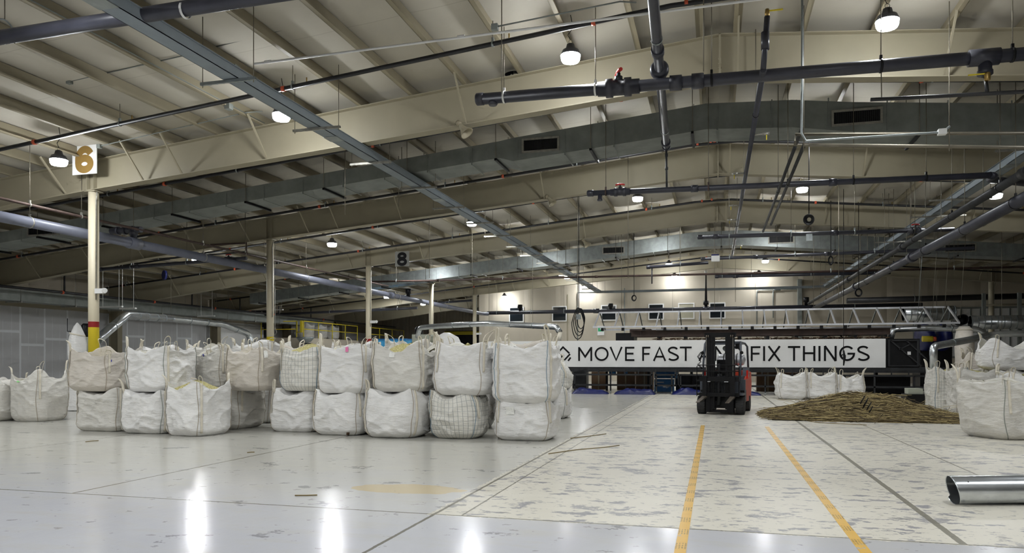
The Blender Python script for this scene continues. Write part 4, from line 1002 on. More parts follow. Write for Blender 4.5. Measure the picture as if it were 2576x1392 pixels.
# ------------------------------------------------------------------ forklift (own axes: +X to the picture's right, mast toward -Y)
FK = thing('forklift', 'black and orange-red forklift truck facing the camera in the middle of the aisle', 'forklift', (0, 0, 0)); ORG[FK.name] = Vector()
def F(mb, name, mat, par=None): return mb.build(name, mat, par or FK)
for s in (-1, 1):
    b = MB()       # outer mast rails as channels, then the two nested stages
    x = s*.30
    b.box(x-.055, x+.055, -.10, -.085, .06, 2.1); b.box(x+s*.04, x+s*.055, -.10, .06, .06, 2.1); b.box(x-.055, x+.055, .045, .06, .06, 2.1)
    F(b, 'outer_mast_rail', BLACK)
    b = MB(); x = s*.215; b.box(x-.04, x+.04, -.08, -.068, .1, 2.06); b.box(x+s*.03, x+s*.04, -.08, .04, .1, 2.06); b.box(x-.04, x+.04, .03, .04, .1, 2.06)
    F(b, 'inner_mast_rail', BLACK)
    b = MB(); x = s*.165; b.box(x-.03, x+.03, -.07, .05, .14, 2.0); F(b, 'lift_rail', BLACK)
    F(MB().tube((s*.30, .10, .15), (s*.30, .10, 1.95), .045, 12), 'lift_cylinder', BLACK)
    b = MB()
    for q in (-.02, .03): b.lathe((s*.30+q*s, -.12, 2.02), [(.035, -.012), (.035, .012)], 16, (1, 0, 0))
    F(b, 'chain_pulley', FORKS)
    F(MB().box(s*.335-.006, s*.335+.006, -.125, -.115, .9, 2.03), 'lift_chain', STRUT)
F(MB().box(-.39, .39, -.1, .06, 2.0, 2.115).box(-.33, .33, -.08, .02, 1.86, 1.9), 'mast_top_bar', BLACK)
F(MB().box(-.36, .36, .06, .10, 1.05, 1.14).box(-.36, .36, .06, .10, .2, .34), 'mast_cross_member', BLACK)
F(MB().box(-.34, .34, -.04, .06, .06, .12), 'mast_foot_bar', BLACK)
cy = MB().tube((-.03, -.02, .25), (-.03, -.02, 1.05), .045, 14); cy.tube((-.03, -.02, 1.05), (-.03, -.02, 1.32), .025, 12); F(cy, 'centre_cylinder', DARK)
# carriage, load guard, forks
CR = MB(); CR.box(-.50, .50, -.2, -.15, .86, .98); CR.box(-.50, .50, -.2, -.15, .47, .57)
for x in (-.28, .28): CR.box(x-.03, x+.03, -.17, -.1, .47, .98)
for k in range(11): x = -.25+.05*k; CR.box(x-.004, x+.004, -.19, -.18, .57, .86)
for k in range(6): z = .6+.045*k; CR.box(-.27, .27, -.192, -.182, z, z+.006)
CA_ = F(CR, 'carriage', BLACK)
F(MB().box(-.29, -.22, -.205, -.2, .845, .862).box(.13, .23, -.205, -.2, .845, .862), 'worn_edge', ALU, CA_)
g = MB(); g.path([(-.565, -.18, .47), (-.565, -.18, 1.24), (-.53, -.18, 1.28), (.46, -.18, 1.28), (.49, -.18, 1.24), (.49, -.18, .47)], .011, 8)
g.box(-.56, .49, -.19, -.17, 1.11, 1.14); g.box(-.565, -.5, -.19, -.17, .86, .9); g.box(-.565, -.5, -.19, -.17, .5, .54)
for x in (-.4, -.2, 0, .2, .38): g.box(x-.006, x+.006, -.185, -.175, .98, 1.28)
F(g, 'load_guard', BLACK)
for x in (-.36, .34):
    F(MB().box(x-.055, x+.055, -.25, -.205, .49, 1.0), 'fork_shank', BLACK); f = MB()
    vs = [(x-.06, -.25, .44), (x+.06, -.25, .44), (x+.06, -.25, .485), (x-.06, -.25, .485), (x-.045, -1.22, .36), (x+.045, -1.22, .36), (x+.045, -1.22, .372), (x-.045, -1.22, .372)]
    f.add(vs, [(0, 1, 2, 3), (7, 6, 5, 4), (0, 4, 5, 1), (1, 5, 6, 2), (2, 6, 7, 3), (3, 7, 4, 0)])
    f.add([(x-.06, -.2, .44), (x+.06, -.2, .44), (x+.06, -.2, .485), (x-.06, -.2, .485)], [(0, 1, 2, 3)]); F(f, 'fork', FORKS)
# wheels
def wheel(x, y, r, w_, nm='front_wheel'):
    b = MB(); b.lathe((x-w_/2, y, r), [(r*.62, 0), (r*.9, 0), (r*.975, w_*.08), (r*.985, w_*.5), (r*.975, w_*.92), (r*.9, w_), (r*.62, w_)], 40, (1, 0, 0))
    for k in range(22):                       # zig-zag lugs
        a = 2*pi*k/22
        for (u0, u1, da) in ((.03, .5, .14), (.5, .97, -.14)):
            vs = []
            for uu, aa in ((u0, a+(0 if da > 0 else .14)), (u1, a+(.14 if da > 0 else 0))):
                for q in (-.085, .085):
                    for rr_ in (r*.965, r*1.0): vs.append((x-w_/2+uu*w_, y+cos(aa+q)*rr_, r+sin(aa+q)*rr_))
            b.add(vs, [(0, 1, 3, 2), (4, 6, 7, 5), (0, 4, 5, 1), (2, 3, 7, 6), (1, 5, 7, 3), (0, 2, 6, 4)])
    wl = F(b, nm, RUB); MB().lathe((x-w_*.4, y, r), [(r*.05, 0), (r*.6, .0), (r*.62, w_*.8), (r*.2, w_*.82)], 24, (1, 0, 0)).build('rim', FORKG, wl)
for s in (-1, 1): wheel(s*.485, .16, .235, .21); wheel(s*.46, 1.72, .21, .17, 'rear_wheel')
# chassis and bodywork
F(MB().box(-.36, .36, .1, 1.9, .16, .42).box(-.56, .56, .34, .75, .3, .62), 'chassis', BLACK)
for s in (-1, 1):
    b = MB(); b.box(s*.36-(0 if s > 0 else .22), s*.36+(.22 if s > 0 else 0), -.1, .42, .5, .56); b.box(min(s*.40, s*.58), max(s*.40, s*.58), .36, .44, .3, .9); F(b, 'front_fender', FORKG)
def wedge(x0, x1, prof):
    b = MB(); n = len(prof); b.add([(x, y, z) for x in (x0, x1) for y, z in prof], [tuple(range(n-1, -1, -1)), tuple(range(n, 2*n))]+[(i, (i+1) % n, n+(i+1) % n, n+i) for i in range(n)]); return b
for s in (-1, 1):
    xa, xb = sorted((s*.44, s*.545))
    F(wedge(xa, xb, [(.42, .32), (1.45, .30), (1.55, .95), (.95, .98), (.6, .80), (.42, .8)]), 'orange_side_panel', FORKR)
    xa, xb = sorted((s*.43, s*.54)); F(wedge(xa, xb, [(.95, .98), (1.55, .95), (1.6, 1.2), (1.1, 1.22)]), 'grey_side_cover', FORKG)
F(MB().box(-.5, .5, .75, 1.6, .42, .98), 'engine_cover', FORKG)
b = MB(); prof = [(.0, .25), (.51, .25), (.53, .7), (.52, 1.05), (.46, 1.12), (.0, 1.12)]
b.add([(x*s, y, z) for y in (1.6, 2.2) for s, pr in ((1, prof), (-1, prof[::-1])) for x, z in pr], []); n = 12
b.f += [tuple(range(11, -1, -1)), tuple(range(12, 24))]+[(i, (i+1) % 12, 12+(i+1) % 12, 12+i) for i in range(12)]; b.sm += [False]*14
F(b, 'counterweight', FORKR)
t = MB(); t.lathe((-.33, 1.75, 1.42), [(.03, -.03), (.13, 0), (.16, .06), (.16, .66), (.13, .72), (.03, .75)], 24, (1, 0, 0)); gt = F(t, 'gas_tank', ALU)
for x in (-.15, .2): MB().ring((x, 1.75, 1.42), .168, .012, (1, 0, 0), 24, 6).build('tank_strap', BLACK, gt)
F(MB().box(-.24, .24, .98, 1.06, 1.02, 1.42).box(-.24, .24, .6, 1.02, .98, 1.1), 'seat', BLACK)
b = MB().tube((-.03, .36, .8), (-.03, .52, 1.12), .025, 10); b.ring((-.03, .53, 1.14), .16, .014, (0, .5, 1), 24, 8); F(b, 'steering_wheel', BLACK)
F(MB().box(-.46, .46, .2, .30, .5, 1.0), 'front_cowl', FORKG)
# overhead guard
for s in (-1, 1):
    F(MB().path([(s*.47, .22, .82), (s*.475, .26, 1.3), (s*.46, .42, 1.84), (s*.44, .52, 1.88), (s*.44, 1.45, 1.86), (s*.48, 1.62, 1.78), (s*.5, 1.72, 1.1)], .028, 10), 'guard_post', FORKG)
b = MB(); b.bar((-.46, .44, 1.87), (.46, .44, 1.87), .05, .06); b.bar((-.46, 1.45, 1.86), (.46, 1.45, 1.86), .05, .05)
for k in range(6): y = .6+.14*k; b.bar((-.44, y, 1.875), (.44, y, 1.875), .025, .04)
F(b, 'guard_roof', FORKG)
F(MB().box(.32, .42, .40, .50, 1.70, 1.84), 'lamp_box', BLACK)
F(MB().lathe((.06, .46, 1.72), [(.0, 0), (.06, .005), (.07, .02)], 20, (.2, -1, -.2), cap=False), 'mirror', GALV)
for s, x in ((-1, -.44), (1, .56)):
    F(MB().box(x-.028, x+.028, .3, .34, 1.0, 1.14) if s < 0 else MB().box(.575, .625, .6, .66, .92, 1.14), 'red_lamp', REDL)
    F(MB().lathe((s*.50, .3, 1.6), [(.03, 0), (.045, .02), (.04, .06)], 12, (0, -1, 0)), 'work_lamp', BLACK)
for dx in (0, .03): F(MB().path([(-.53+dx, .2, 1.62), (-.60+dx, .1, 1.5), (-.52, .15, 1.36), (-.6+dx, .1, 1.3), (-.5+dx, .14, 1.18)], .01, 6), 'hose', BLACK)
FK.location = P(1812, 1044.5, Z=0)+Vector((0, .18, 0)); FK.rotation_euler = (0, 0, radians(-9))
# ------------------------------------------------------------------ stalk heap
def heap():
    b = MB(); rr = random.Random(3); x0, x1, yc = 1.35, 5.6, 19.75
    H = lambda x, y: .5*max(0, 1-abs((x-3.35)/2.3)**1.3)*max(0, 1-abs((y-yc)/1.25)**1.7)*(1+.35*noise.noise(Vector((x*1.3, y*1.6, 4))))
    n, m = 44, 26; vs = [(1.3+4.5*i/n, 18.4+2.7*j/m, max(0, H(1.3+4.5*i/n, 18.4+2.7*j/m)-.05+.03*noise.noise(Vector((i*.4, j*.4, 0))))) for j in range(m+1) for i in range(n+1)]
    b.add(vs, [(j*(n+1)+i, j*(n+1)+i+1, (j+1)*(n+1)+i+1, (j+1)*(n+1)+i) for j in range(m) for i in range(n)], True)
    for k in range(8000):
        y = yc+rr.gauss(0, .56); y = min(max(y, 18.5), 21.0); L = rr.uniform(.6, 2.4); xm = rr.uniform(1.35+L*.35, 5.65-L*.35)
        a = rr.gauss(-.03, .13) if rr.random() < .93 else rr.uniform(-1.2, 1.2); h_ = H(xm, y); z = h_+rr.uniform(-.05, .05)+(rr.random() < .05)*rr.uniform(0, .12)
        z = max(z, .008); d = Vector((cos(a), sin(a), 0))*L/2; r = rr.uniform(.0032, .0075); pts = []
        e0_, e1_ = Vector((xm, y, 0))-d, Vector((xm, y, 0))+d
        za, zb = min(z+.12, max(.006, H(e0_.x, e0_.y)+rr.uniform(-.04, .10))), min(z+.12, max(.006, H(e1_.x, e1_.y)+rr.uniform(-.04, .10)))
        P_ = [Vector((e0_.x, e0_.y, za)), Vector((xm, y+rr.uniform(-.02, .02), z)), Vector((e1_.x, e1_.y, zb))]
        b.path(P_, r, 3, False)
    for k in range(70):
        a = rr.uniform(0, 3.1); x = rr.uniform(1.7, 5.4); y = rr.uniform(19, 21); z = H(x, y); L = rr.uniform(.3, .9)
        b.path([(x, y, z-.03), (x+cos(a)*L*.5, y-.05, z+.06+rr.uniform(0, .12)), (x+cos(a)*L, y+sin(a)*.2, z+.10+rr.uniform(0, .1))], .005, 3, False)
    b.sm = [True]*len(b.sm)
    o = b.build('stalk_heap', STALK); tag(o, 'wide heap of dry brown plant stalks lying on the floor right of the forklift', 'plant stalks'); o['kind'] = 'stuff'
heap()
b = MB()
for (u, v) in ((2170, 1006), (2178, 1012), (2186, 1022), (2176, 1018), (2190, 1032)):
    p = P(u, v, D=18.75); b.path([p+Vector((-.05, 0, -.1)), p, p+Vector((.05, 0, .09))], .012, 6)
tag(b.build('binding_strap', BLACK), 'black binding straps around the middle of the stalk heap', 'strap')
for k, (pts, lab) in enumerate([([(1380, 1142), (1450, 1132), (1520, 1126), (1558, 1121)], 'long dry stalk on the floor right of the stacked row'), ([(1435, 1103), (1480, 1098), (1525, 1092)], 'short dry stalk near the last stacked bag'),
        ([(2010, 1056), (2060, 1064), (2120, 1067), (2180, 1070)], 'thin green-brown stalk lying in front of the stalk heap'), ([(742, 1247), (770, 1247), (798, 1246)], 'brown splinter on the grey floor in the left foreground'),
        ([(1920, 1026), (1980, 1029), (2010, 1028)], 'single stalk between the forklift and the heap'), ([(215, 1112), (232, 1110), (248, 1109)], 'small dry stalk in front of the leftmost stack'), ([(622, 1139), (632, 1138), (640, 1138)], 'brown chip before the open yellow bag')]):
    tag(MB().path([P(u, v, Z=.008) for u, v in pts], .007, 5).build('dry_stalk', STALK), lab, 'stalk')
# ------------------------------------------------------------------ machine with the banner
DM = 31.8; XB0, XB1 = P(1224, 860, D=DM).x, P(2228, 860, D=DM).x
ZB0, ZB1 = P(1800, 924.5, D=DM).z, P(1800, 855.5, D=DM).z
t = thing('lettered_banner', 'long white banner reading MOVE FAST AND FIX THINGS in thin black capitals', 'banner', (XB0, DM, ZB0))
MB().box(XB0, XB1, DM, DM+.06, ZB0, ZB1).build('banner_board', WHT, t)
b = MB(); ZL0 = P(1800, 908.6, D=DM).z; CAP = P(1800, 872, D=DM).z-ZL0; SW = .125
def L_(ch, u0, u1):
    global b
    a, c = P(u0, 890, D=DM).x, P(u1, 890, D=DM).x; W = c-a; o = (a, DM-.002, ZL0); ex, ez = (1, 0, 0), (0, 0, 1); w_ = SW*CAP; q = w_/2/W; r = w_/2/CAP
    cnt = [0]
    def st(pts, closed=False): cnt[0] += 1; b.stroke(pts, w_, (o[0], o[1]-.0015*cnt[0], o[2]), ex, ez, W, CAP, .008, closed)
    b = MB()
    if ch == 'M': st([(q, 0), (q, 1)]); st([(1-q, 0), (1-q, 1)]); st([(q, .96), (.5, .3), (1-q, .96)])
    if ch == 'O': st(arc(.5, .5, .5-q, .5-r, 0, 360, 40)[:-1], True)
    if ch == 'V': st([(q, 1), (.5, .06), (1-q, 1)])
    if ch == 'E': st([(q, 0), (q, 1)]); st([(0, 1-r), (1, 1-r)]); st([(0, .52), (.9, .52)]); st([(0, r), (1, r)])
    if ch == 'F': st([(q, 0), (q, 1)]); st([(0, 1-r), (1, 1-r)]); st([(0, .5), (.9, .5)])
    if ch == 'A': st([(q, 0), (.5, .94), (1-q, 0)]); st([(.2, .3), (.8, .3)])
    if ch == 'S':
        st(arc(.5, .745, .40, .255-r, 25, 250, 16)+arc(.5, .26, .45, .26-r, 80, -150, 18)[2:])
    if ch == 'T': st([(.5, 0), (.5, 1)]); st([(0, 1-r), (1, 1-r)])
    if ch == 'N': st([(q, 0), (q, 1)]); st([(1-q, 0), (1-q, 1)]); st([(q, 1), (1-q, 0)])
    if ch == 'D': st([(q, 0), (q, 1)]); st([(0, 1-r), (.45, 1-r)]+arc(.45, .5, .55-q, .5-r, 90, -90, 20)+[(.45, r), (0, r)])
    if ch == 'I': b.stroke([(.5, 0), (.5, 1)], w_, o, ex, ez, W, CAP, .008)
    if ch == 'X': st([(q, 0), (1-q, 1)]); st([(q, 1), (1-q, 0)])
    if ch == 'H': st([(q, 0), (q, 1)]); st([(1-q, 0), (1-q, 1)]); st([(0, .52), (1, .52)])
    if ch == 'G': st(arc(.5, .5, .5-q, .5-r, 42, 350, 34)+[(1-q, .48), (.52, .48)])
    b.build('letter', INK, t)
for ch, a, c in (('M', 1454.7, 1489.7), ('O', 1496, 1531), ('V', 1533.5, 1566.5), ('E', 1572.4, 1595.9), ('F', 1615.6, 1636), ('A', 1642.5, 1676), ('S', 1679.8, 1707), ('T', 1710.3, 1740),
                 ('A', 1757, 1790), ('N', 1797.5, 1828.5), ('D', 1836.5, 1867), ('F', 1888.6, 1913), ('I', 1919.8, 1924.5), ('X', 1931, 1964), ('T', 1982, 2013), ('H', 2019.8, 2051),
                 ('I', 2059.3, 2063.5), ('N', 2072.6, 2104.6), ('G', 2111, 2151), ('S', 2156, 2186.6)): L_(ch, a, c)
b = MB(); a = P(1402, 890, D=DM).x; W = P(1434, 890, D=DM).x-a
for pts in ([(0, .55), (.45, 1), (.95, .55)], [(.1, .1), (.5, .45)], [(.55, .05), (1, .5)], [(.85, .0), (1.05, .25)]): b.stroke(pts, .12*CAP, (a, DM-.002, ZL0), (1, 0, 0), (0, 0, 1), W, CAP, .008)
b.build('emblem', INK, t)
t = thing('dryer_machine', 'long black steel machine carrying the white banner', 'machine', (-8, 32, 0))
XE = P(2400, 900, D=DM).x
MB().box(XB0+.1, XB1, 31.9, 34.6, ZB0+.02, ZB1-.05).build('casing', DARK, t)
MB().box(XB0+.3, XE, 31.85, 34.6, ZB0-.2, ZB0).build('lower_beam', DARK, t)
b = MB(); x = XB0+1.2; k = 0
while x < XE: 
    MB().box(x-.05, x+.05, 34.4, 34.5, 0, ZB0-.2).build('leg', BLACK, t); x += 1.9
e = MB().box(XB1+.02, P(2314, 900, D=32).x, 32.0, 34.5, ZB0, ZB1).build('end_panel', BLACK, t)
b = MB(); Y = 31.95
for (u0, v0, u1, v1) in ((2240, 857, 2318, 922), (2280, 857, 2332, 905), (2262, 880, 2290, 866), (2236, 856, 2236, 922), (2309, 856, 2309, 922), (2236, 921, 2309, 921), (2236, 857, 2309, 857)):
    b.bar(P(u0, v0, D=Y), P(u1, v1, D=Y), .07, .05)
b.build('bracing', DARK, e)
MB().box(P(2283, 886, D=31.9).x, P(2291, 886, D=31.9).x, 31.88, 31.93, P(2287, 893, D=31.9).z, P(2287, 885, D=31.9).z).build('white_label', WHT, e)
def rack(u0, u1, lab, legs, Y=31.3):
    a, c = P(u0, 950, D=Y).x, P(u1, 950, D=Y).x; t = thing('wheeled_rack', lab, 'rack', (a, Y, 0))
    b = MB()
    for z in (.36, .80): b.box(a, c, Y-.03, Y+.03, z-.03, z+.03); b.box(a, c, Y+.55, Y+.61, z-.03, z+.03)
    k = int((c-a)/.55)
    for i in range(k+1): x = a+(c-a)*i/max(1, k); b.box(x-.02, x+.02, Y-.02, Y+.02, .83, 1.05)
    b.box(a, c, Y-.03, Y+.03, 1.02, 1.06)
    for z in (.36, .80):
        for x in (a, c-.04): b.box(x, x+.04, Y-.03, Y+.61, z-.028, z+.028)
    for x in (a, c-.04): b.box(x, x+.04, Y-.028, Y+.028, .33, 1.06)
    b.build('frame', DARK, t)
    for lu in legs:
        x = P(lu, 980, D=Y).x; l_ = MB().box(x-.03, x+.03, Y-.03, Y+.03, .13, .8).build('leg', DARK, t)
        w_ = MB().lathe((x-.02, Y, .06), [(.02, 0), (.06, .002), (.06, .038), (.02, .04)], 18, (1, 0, 0)); w_.box(x-.03, x+.03, Y-.02, Y+.02, .1, .14); w_.build('caster', GALVD, l_)
rack(1440, 1640, 'dark wheeled rack under the banner, behind the left blue tarpaulins', (1446, 1536))
rack(1648, 1700, 'small dark wheeled rack in front of the blue packs', (1651, 1690))
rack(1705, 1780, 'dark rack under the banner left of the forklift', (1712,), 31.5)
rack(1880, 2110, 'dark wheeled rack under the banner right of the forklift', (1925, 2050))
rack(2115, 2330, 'dark rack at the right end under the machine', (2125, 2200, 2300), 31.6)
def crate(u0, u1, v0, v1, D, dp, mat, nm, lab, cat='box', base=True):
    a, c = P(u0, v1, D=D), P(u1, v0, D=D); z0 = 0 if base else a.z; t = thing(nm, lab, cat, ((a.x+c.x)/2, D, z0)); b = MB(); b.box(a.x, c.x, D, D+dp, z0, c.z); b.build('body', mat, t)
    return t, a, c
for k, (u0, u1, v0, D, lab) in enumerate(((1488, 1524, 936, 36, 'brown panel box leaning under the banner, left'), (1552, 1596, 930, 35.5, 'brown cardboard box under the banner, middle left'), (1600, 1642, 926, 35.2, 'tall brown cardboard box left of the blue packs'), (1904, 1960, 935, 35.4, 'brown box under the banner right of the forklift'), (1965, 2040, 938, 35.6, 'brown box far under the banner, farther right'))):
    t, a, c = crate(u0, u1, v0, 990, D, .8, CARD, 'cardboard_box', lab)
    MB().box((a.x+c.x)/2-.03, (a.x+c.x)/2+.03, D-.004, D, .0, c.z).build('packing_tape', PURLIN, t)
t, a, c = crate(1646, 1694, 955, 980, 33.9, .8, BLUEB, 'blue_pack', 'blue and white wrapped pack under the banner left of the forklift')
for (f0, f1, g0, g1) in ((.05, .5, .72, .8), (.45, .6, .35, .55), (.62, .7, .3, .5), (.72, .78, .36, .52)):
    MB().box(a.x+(c.x-a.x)*f0, a.x+(c.x-a.x)*f1, 33.89, 33.9, c.z*g0, c.z*g1).build('white_print', WHT, t)
crate(1646, 1702, 928, 952, 34, .7, BLUEB, 'blue_pack', 'blue pack higher on the shelf under the banner', base=False)
crate(1532, 1548, 930, 944, 34.1, .3, BLUEB, 'blue_canister', 'small blue canister under the banner', base=False); crate(1570, 1578, 930, 944, 34.1, .3, BLUEB, 'blue_canister', 'narrow blue canister under the banner, right of the small one', base=False)
crate(1700, 1775, 944, 985, 36, .7, BLACK, 'engine_block', 'dark machine block on the floor left of the forklift', 'machine')
crate(1440, 1475, 930, 985, 36.5, .7, DARK, 'steel_cabinet', 'dark grey steel cabinet seen under the left end of the banner', 'cabinet')
def tarp(u0, u1, v, D, h, lab, sd):
    a, c = P(u0, v, D=D).x, P(u1, v, D=D).x; n, m = 40, 16; b = MB(); vs = []
    for j in range(m+1):
        for i in range(n+1):
            x = a+(c-a)*i/n; y = D-.25+.7*j/m; e = max(0, 1-(2*i/n-1)**2)**.6*max(0, 1-(2*j/m-1)**2)**.6
            r_ = .55+.5*noise.noise(Vector((x*1.3, y*1.5+sd, sd)))+.3*abs(noise.noise(Vector((x*3.4, y*5, sd*2))))
            vs.append((x+.05*noise.noise(Vector((x*3, y*3, sd))), y, .006+h*e*r_))
    b.add(vs, [(j*(n+1)+i, j*(n+1)+i+1, (j+1)*(n+1)+i+1, (j+1)*(n+1)+i) for j in range(m) for i in range(n)], True)
    vs2 = [(a, D-.25, .001), (c, D-.25, .001), (c, D+.45, .001), (a, D+.45, .001)]; b.add(vs2, [(3, 2, 1, 0)])
    tag(b.build('tarpaulin', TARP), lab, 'tarpaulin')
tarp(1438, 1530, 985, 31.0, .34, 'folded blue tarpaulin on the floor beside the last stacked bag', 1)
tarp(1545, 1648, 985, 31.0, .42, 'large folded blue tarpaulin under the middle of the banner', 2)
tarp(1690, 1772, 985, 31.3, .36, 'blue tarpaulin on the floor left of the forklift', 3)
tarp(1872, 1915, 990, 31.4, .25, 'blue tarpaulin on the floor just right of the forklift', 4)
# steelwork on top of the machine
t = thing('steel_beam_stack', 'stack of brown primed steel beams lying on the machine behind the banner', 'steel beams', (0, 32.6, ZB1))
x0, x1 = P(1590, 845, D=32.6).x, P(2235, 845, D=32.6).x
for (yy, zz_) in ((32.3, 2.42), (32.9, 2.46), (33.5, 2.42)):
    b = MB(); b.box(x0, x1, yy-.09, yy+.09, zz_, zz_+.02); b.box(x0, x1, yy-.01, yy+.01, zz_+.02, zz_+.24); b.box(x0, x1, yy-.09, yy+.09, zz_+.24, zz_+.26)
    x = x0+.4
    while x < x1: b.box(x-.01, x+.01, yy-.08, yy+.08, zz_+.02, zz_+.24); x += 1.4
    b.build('steel_beam', BRN, t)
x = x0
while x < x1: MB().box(x, x+.12, 32.2, 33.6, ZB1-.04, 2.42).build('bearer', BLACK, t); x += 1.1
crate(1549, 1590, 838, 860, 32.3, .9, BLACK, 'black_steel_box', 'black steel box on the left end of the machine behind the banner', base=False)
crate(1584, 1637, 828, 841, 32.5, .7, BRN, 'brown_steel_box', 'dark brown steel box on top of the machine, left of the beams', base=False)
t = thing('timber_sheets', 'thin pale sheets and boards laid on the beams below the truss', 'boards', (4, 33, 2.7))
for (u0, u1, v, zz_, m_) in ((1985, 2140, 833, 2.71, CARD), (2010, 2120, 829, 2.75, WALLC), (2040, 2080, 812, 2.86, WALLC)):
    a, c = P(u0, v, D=32.4).x, P(u1, v, D=32.4).x; MB().box(a, c, 32.3, 33.3, zz_, zz_+.03).build('board', m_, t)
def scrap(x0, x1, y0, y1, z, lab):
    b = MB(); rr = random.Random(9)
    for k in range(420):
        x, y = rr.uniform(x0, x1), rr.uniform(y0, y1); zz_ = z+rr.uniform(0, .12); a = rr.uniform(0, 3.1); L = rr.uniform(.1, .35)
        b.bar((x, y, zz_), (x+cos(a)*L, y+sin(a)*L, zz_+rr.uniform(-.04, .06)), rr.uniform(.02, .07), .02)
    o = b.build('scrap_pile', CARD); tag(o, lab, 'scrap'); o['kind'] = 'stuff'
scrap(P(1650, 855, D=32).x, P(2235, 855, D=32).x, 31.95, 33.4, ZB1-.02, 'strewn scraps and chips along the top of the machine behind the banner')
# silver triangular truss
X0, X1 = -5.05, 9.02; t = thing('aluminium_truss', 'long silver aluminium truss with slanted struts hung above the banner', 'truss', (X0, 32, 2.8))
ya, yt, yb, za, zt_ = 31.9, 33.4, 34.9, 2.83, 3.54
for nm, y, z, xa, xb in (('front_chord', ya, za, X0, X1), ('top_chord', yt, zt_, X0+.1, X1-.1), ('back_chord', yb, za, X0+.1, X1-.4)): MB().bar((xa, y, z), (xb, y, z), .07, .07).build(nm, ALU, t)
k = 0; x = X0+.05
while x < X1:
    MB().bar((x, ya, za), (x+.02, yt, zt_), .085, .045, (1, 0, 0)).build('front_strut', ALU, t)
    MB().bar((x+.04, yt, zt_), (x+.06, yb, za), .06, .04, (1, 0, 0)).build('back_strut', GALVD, t)
    if k % 1 == 0: MB().box(x+.3, x+.42, ya-.02, ya+.06, 2.66, za-.04).build('black_bracket', BLACK, t)
    x += .875; k += 1
for x in (-4, 0, 4, 8): MB().tube((x, yt, zt_), (x, yt, ztop(x)), .008, 6).build('hanging_rod', ROD, t)
tag(MB().tube((P(1650, 830, D=32.1).x, 32.1, 2.7), (P(2270, 830, D=32.1).x, 32.1, 2.7), .03, 8).build('steel_rail', ALU), 'thin steel rail just below the aluminium truss', 'rail')
# silver extraction ducts
def spipe(name, lab, pts, r, rods=(), elb=True, n=20):
    pts = [Vector(p) for p in pts]; q = [pts[0]]
    for i in range(1, len(pts)-1):
        a, b_, c = pts[i-1], pts[i], pts[i+1]; d1, d2 = (b_-a).normalized(), (c-b_).normalized(); L = min(r*1.6, (b_-a).length*.4, (c-b_).length*.4)
        s_, e_ = b_-d1*L, b_+d2*L
        for k in range(6): w_ = k/5; q.append(s_*(1-w_)**2+b_*2*w_*(1-w_)+e_*w_**2)
    q.append(pts[-1]); t = thing(name, lab, 'duct', pts[0]); MB().path(q, r, n).build('duct_body', SHINY, t)
    for a, c in zip(pts, pts[1:]):
        L = (c-a).length; m = int(L/1.5)
        for k in range(1, m+1):
            p = a+(c-a)*(k/(m+1)); MB().lathe(p-(c-a).normalized()*.02, [(r*1.06, 0), (r*1.06, .04)], n, c-a).build('joint_band', GALV, t)
    for (px, py, pz) in rods: MB().tube((px, py, pz+r), (px, py, ztop(px)), .008, 6).build('hanging_rod', ROD, t)
    return t
pl = [P(244, 856, D=19.5), P(318, 794, D=22), P(430, 802, D=27.5), P(560, 816, D=31), P(626, 841, D=33), P(636, 880, D=33)]
spipe('extraction_duct', 'shiny round duct rising behind the first column and running off to the left rear', pl, .15, [tuple(pl[2])])
pm = [P(1050, 850, D=36), P(1056, 825, D=35.8), P(1100, 821, D=35), P(1230, 814, D=33.5), P(1400, 823, D=32.5), P(1408, 836, D=32.4)]
t = spipe('extraction_duct', 'long shiny round duct hung above the stacked bags, ending left of the banner lettering', pm, .13, [tuple(pm[3]), tuple(P(1340, 819, D=32.9))])
MB().path([pm[-1], pm[-1]-Vector((0, 0, .5))], .06, 10, rs=[.11, .05]).build('white_sock', WEB, t)
t = thing('dust_extractor', 'pale green-grey dust extractor machine behind the bags, under the shiny duct', 'machine', P(1070, 880, D=37))
a = P(1040, 880, D=37); c = P(1112, 838, D=37)
MB().box(a.x, P(1082, 850, D=37).x, 36.8, 37.8, 0, P(1060, 842, D=37).z).build('housing', TANK, t)
MB().tube(P(1082, 853, D=37), P(1128, 853, D=37), .2, 16).build('inlet', TANK, t)
MB().lathe(P(1054, 842, D=37), [(.22, 0), (.22, .35), (.12, .42)], 18).build('motor', BLACK, t)
t = thing('white_sack', 'white pointed sack standing over the stacked bags right of the dust extractor', 'sack', P(1140, 890, D=18))
p = P(1124, 880, D=18.2); MB().lathe((p.x, 18.2, 0), [(.45, 0), (.5, .8), (.42, 1.5), (.42, 1.75), (.3, 2.0), (.08, 2.12)], 24).build('sack', BAGW, t)
pr = [P(2240, 856, D=33), P(2246, 829, D=33), P(2330, 826, D=33), P(2458, 828, D=33), P(2482, 846, D=33)]
spipe('extraction_duct', 'shiny round duct bending over the right end of the banner machine', pr, .12)
pr = [P(2349, 930, D=27), P(2348, 872, D=27), P(2440, 855, D=29), P(2484, 845, D=31), P(2520, 840, D=31), P(2700, 838, D=31)]
spipe('extraction_duct', 'shiny round duct rising behind the gridded right bag and branching to the right edge', pr, .12)
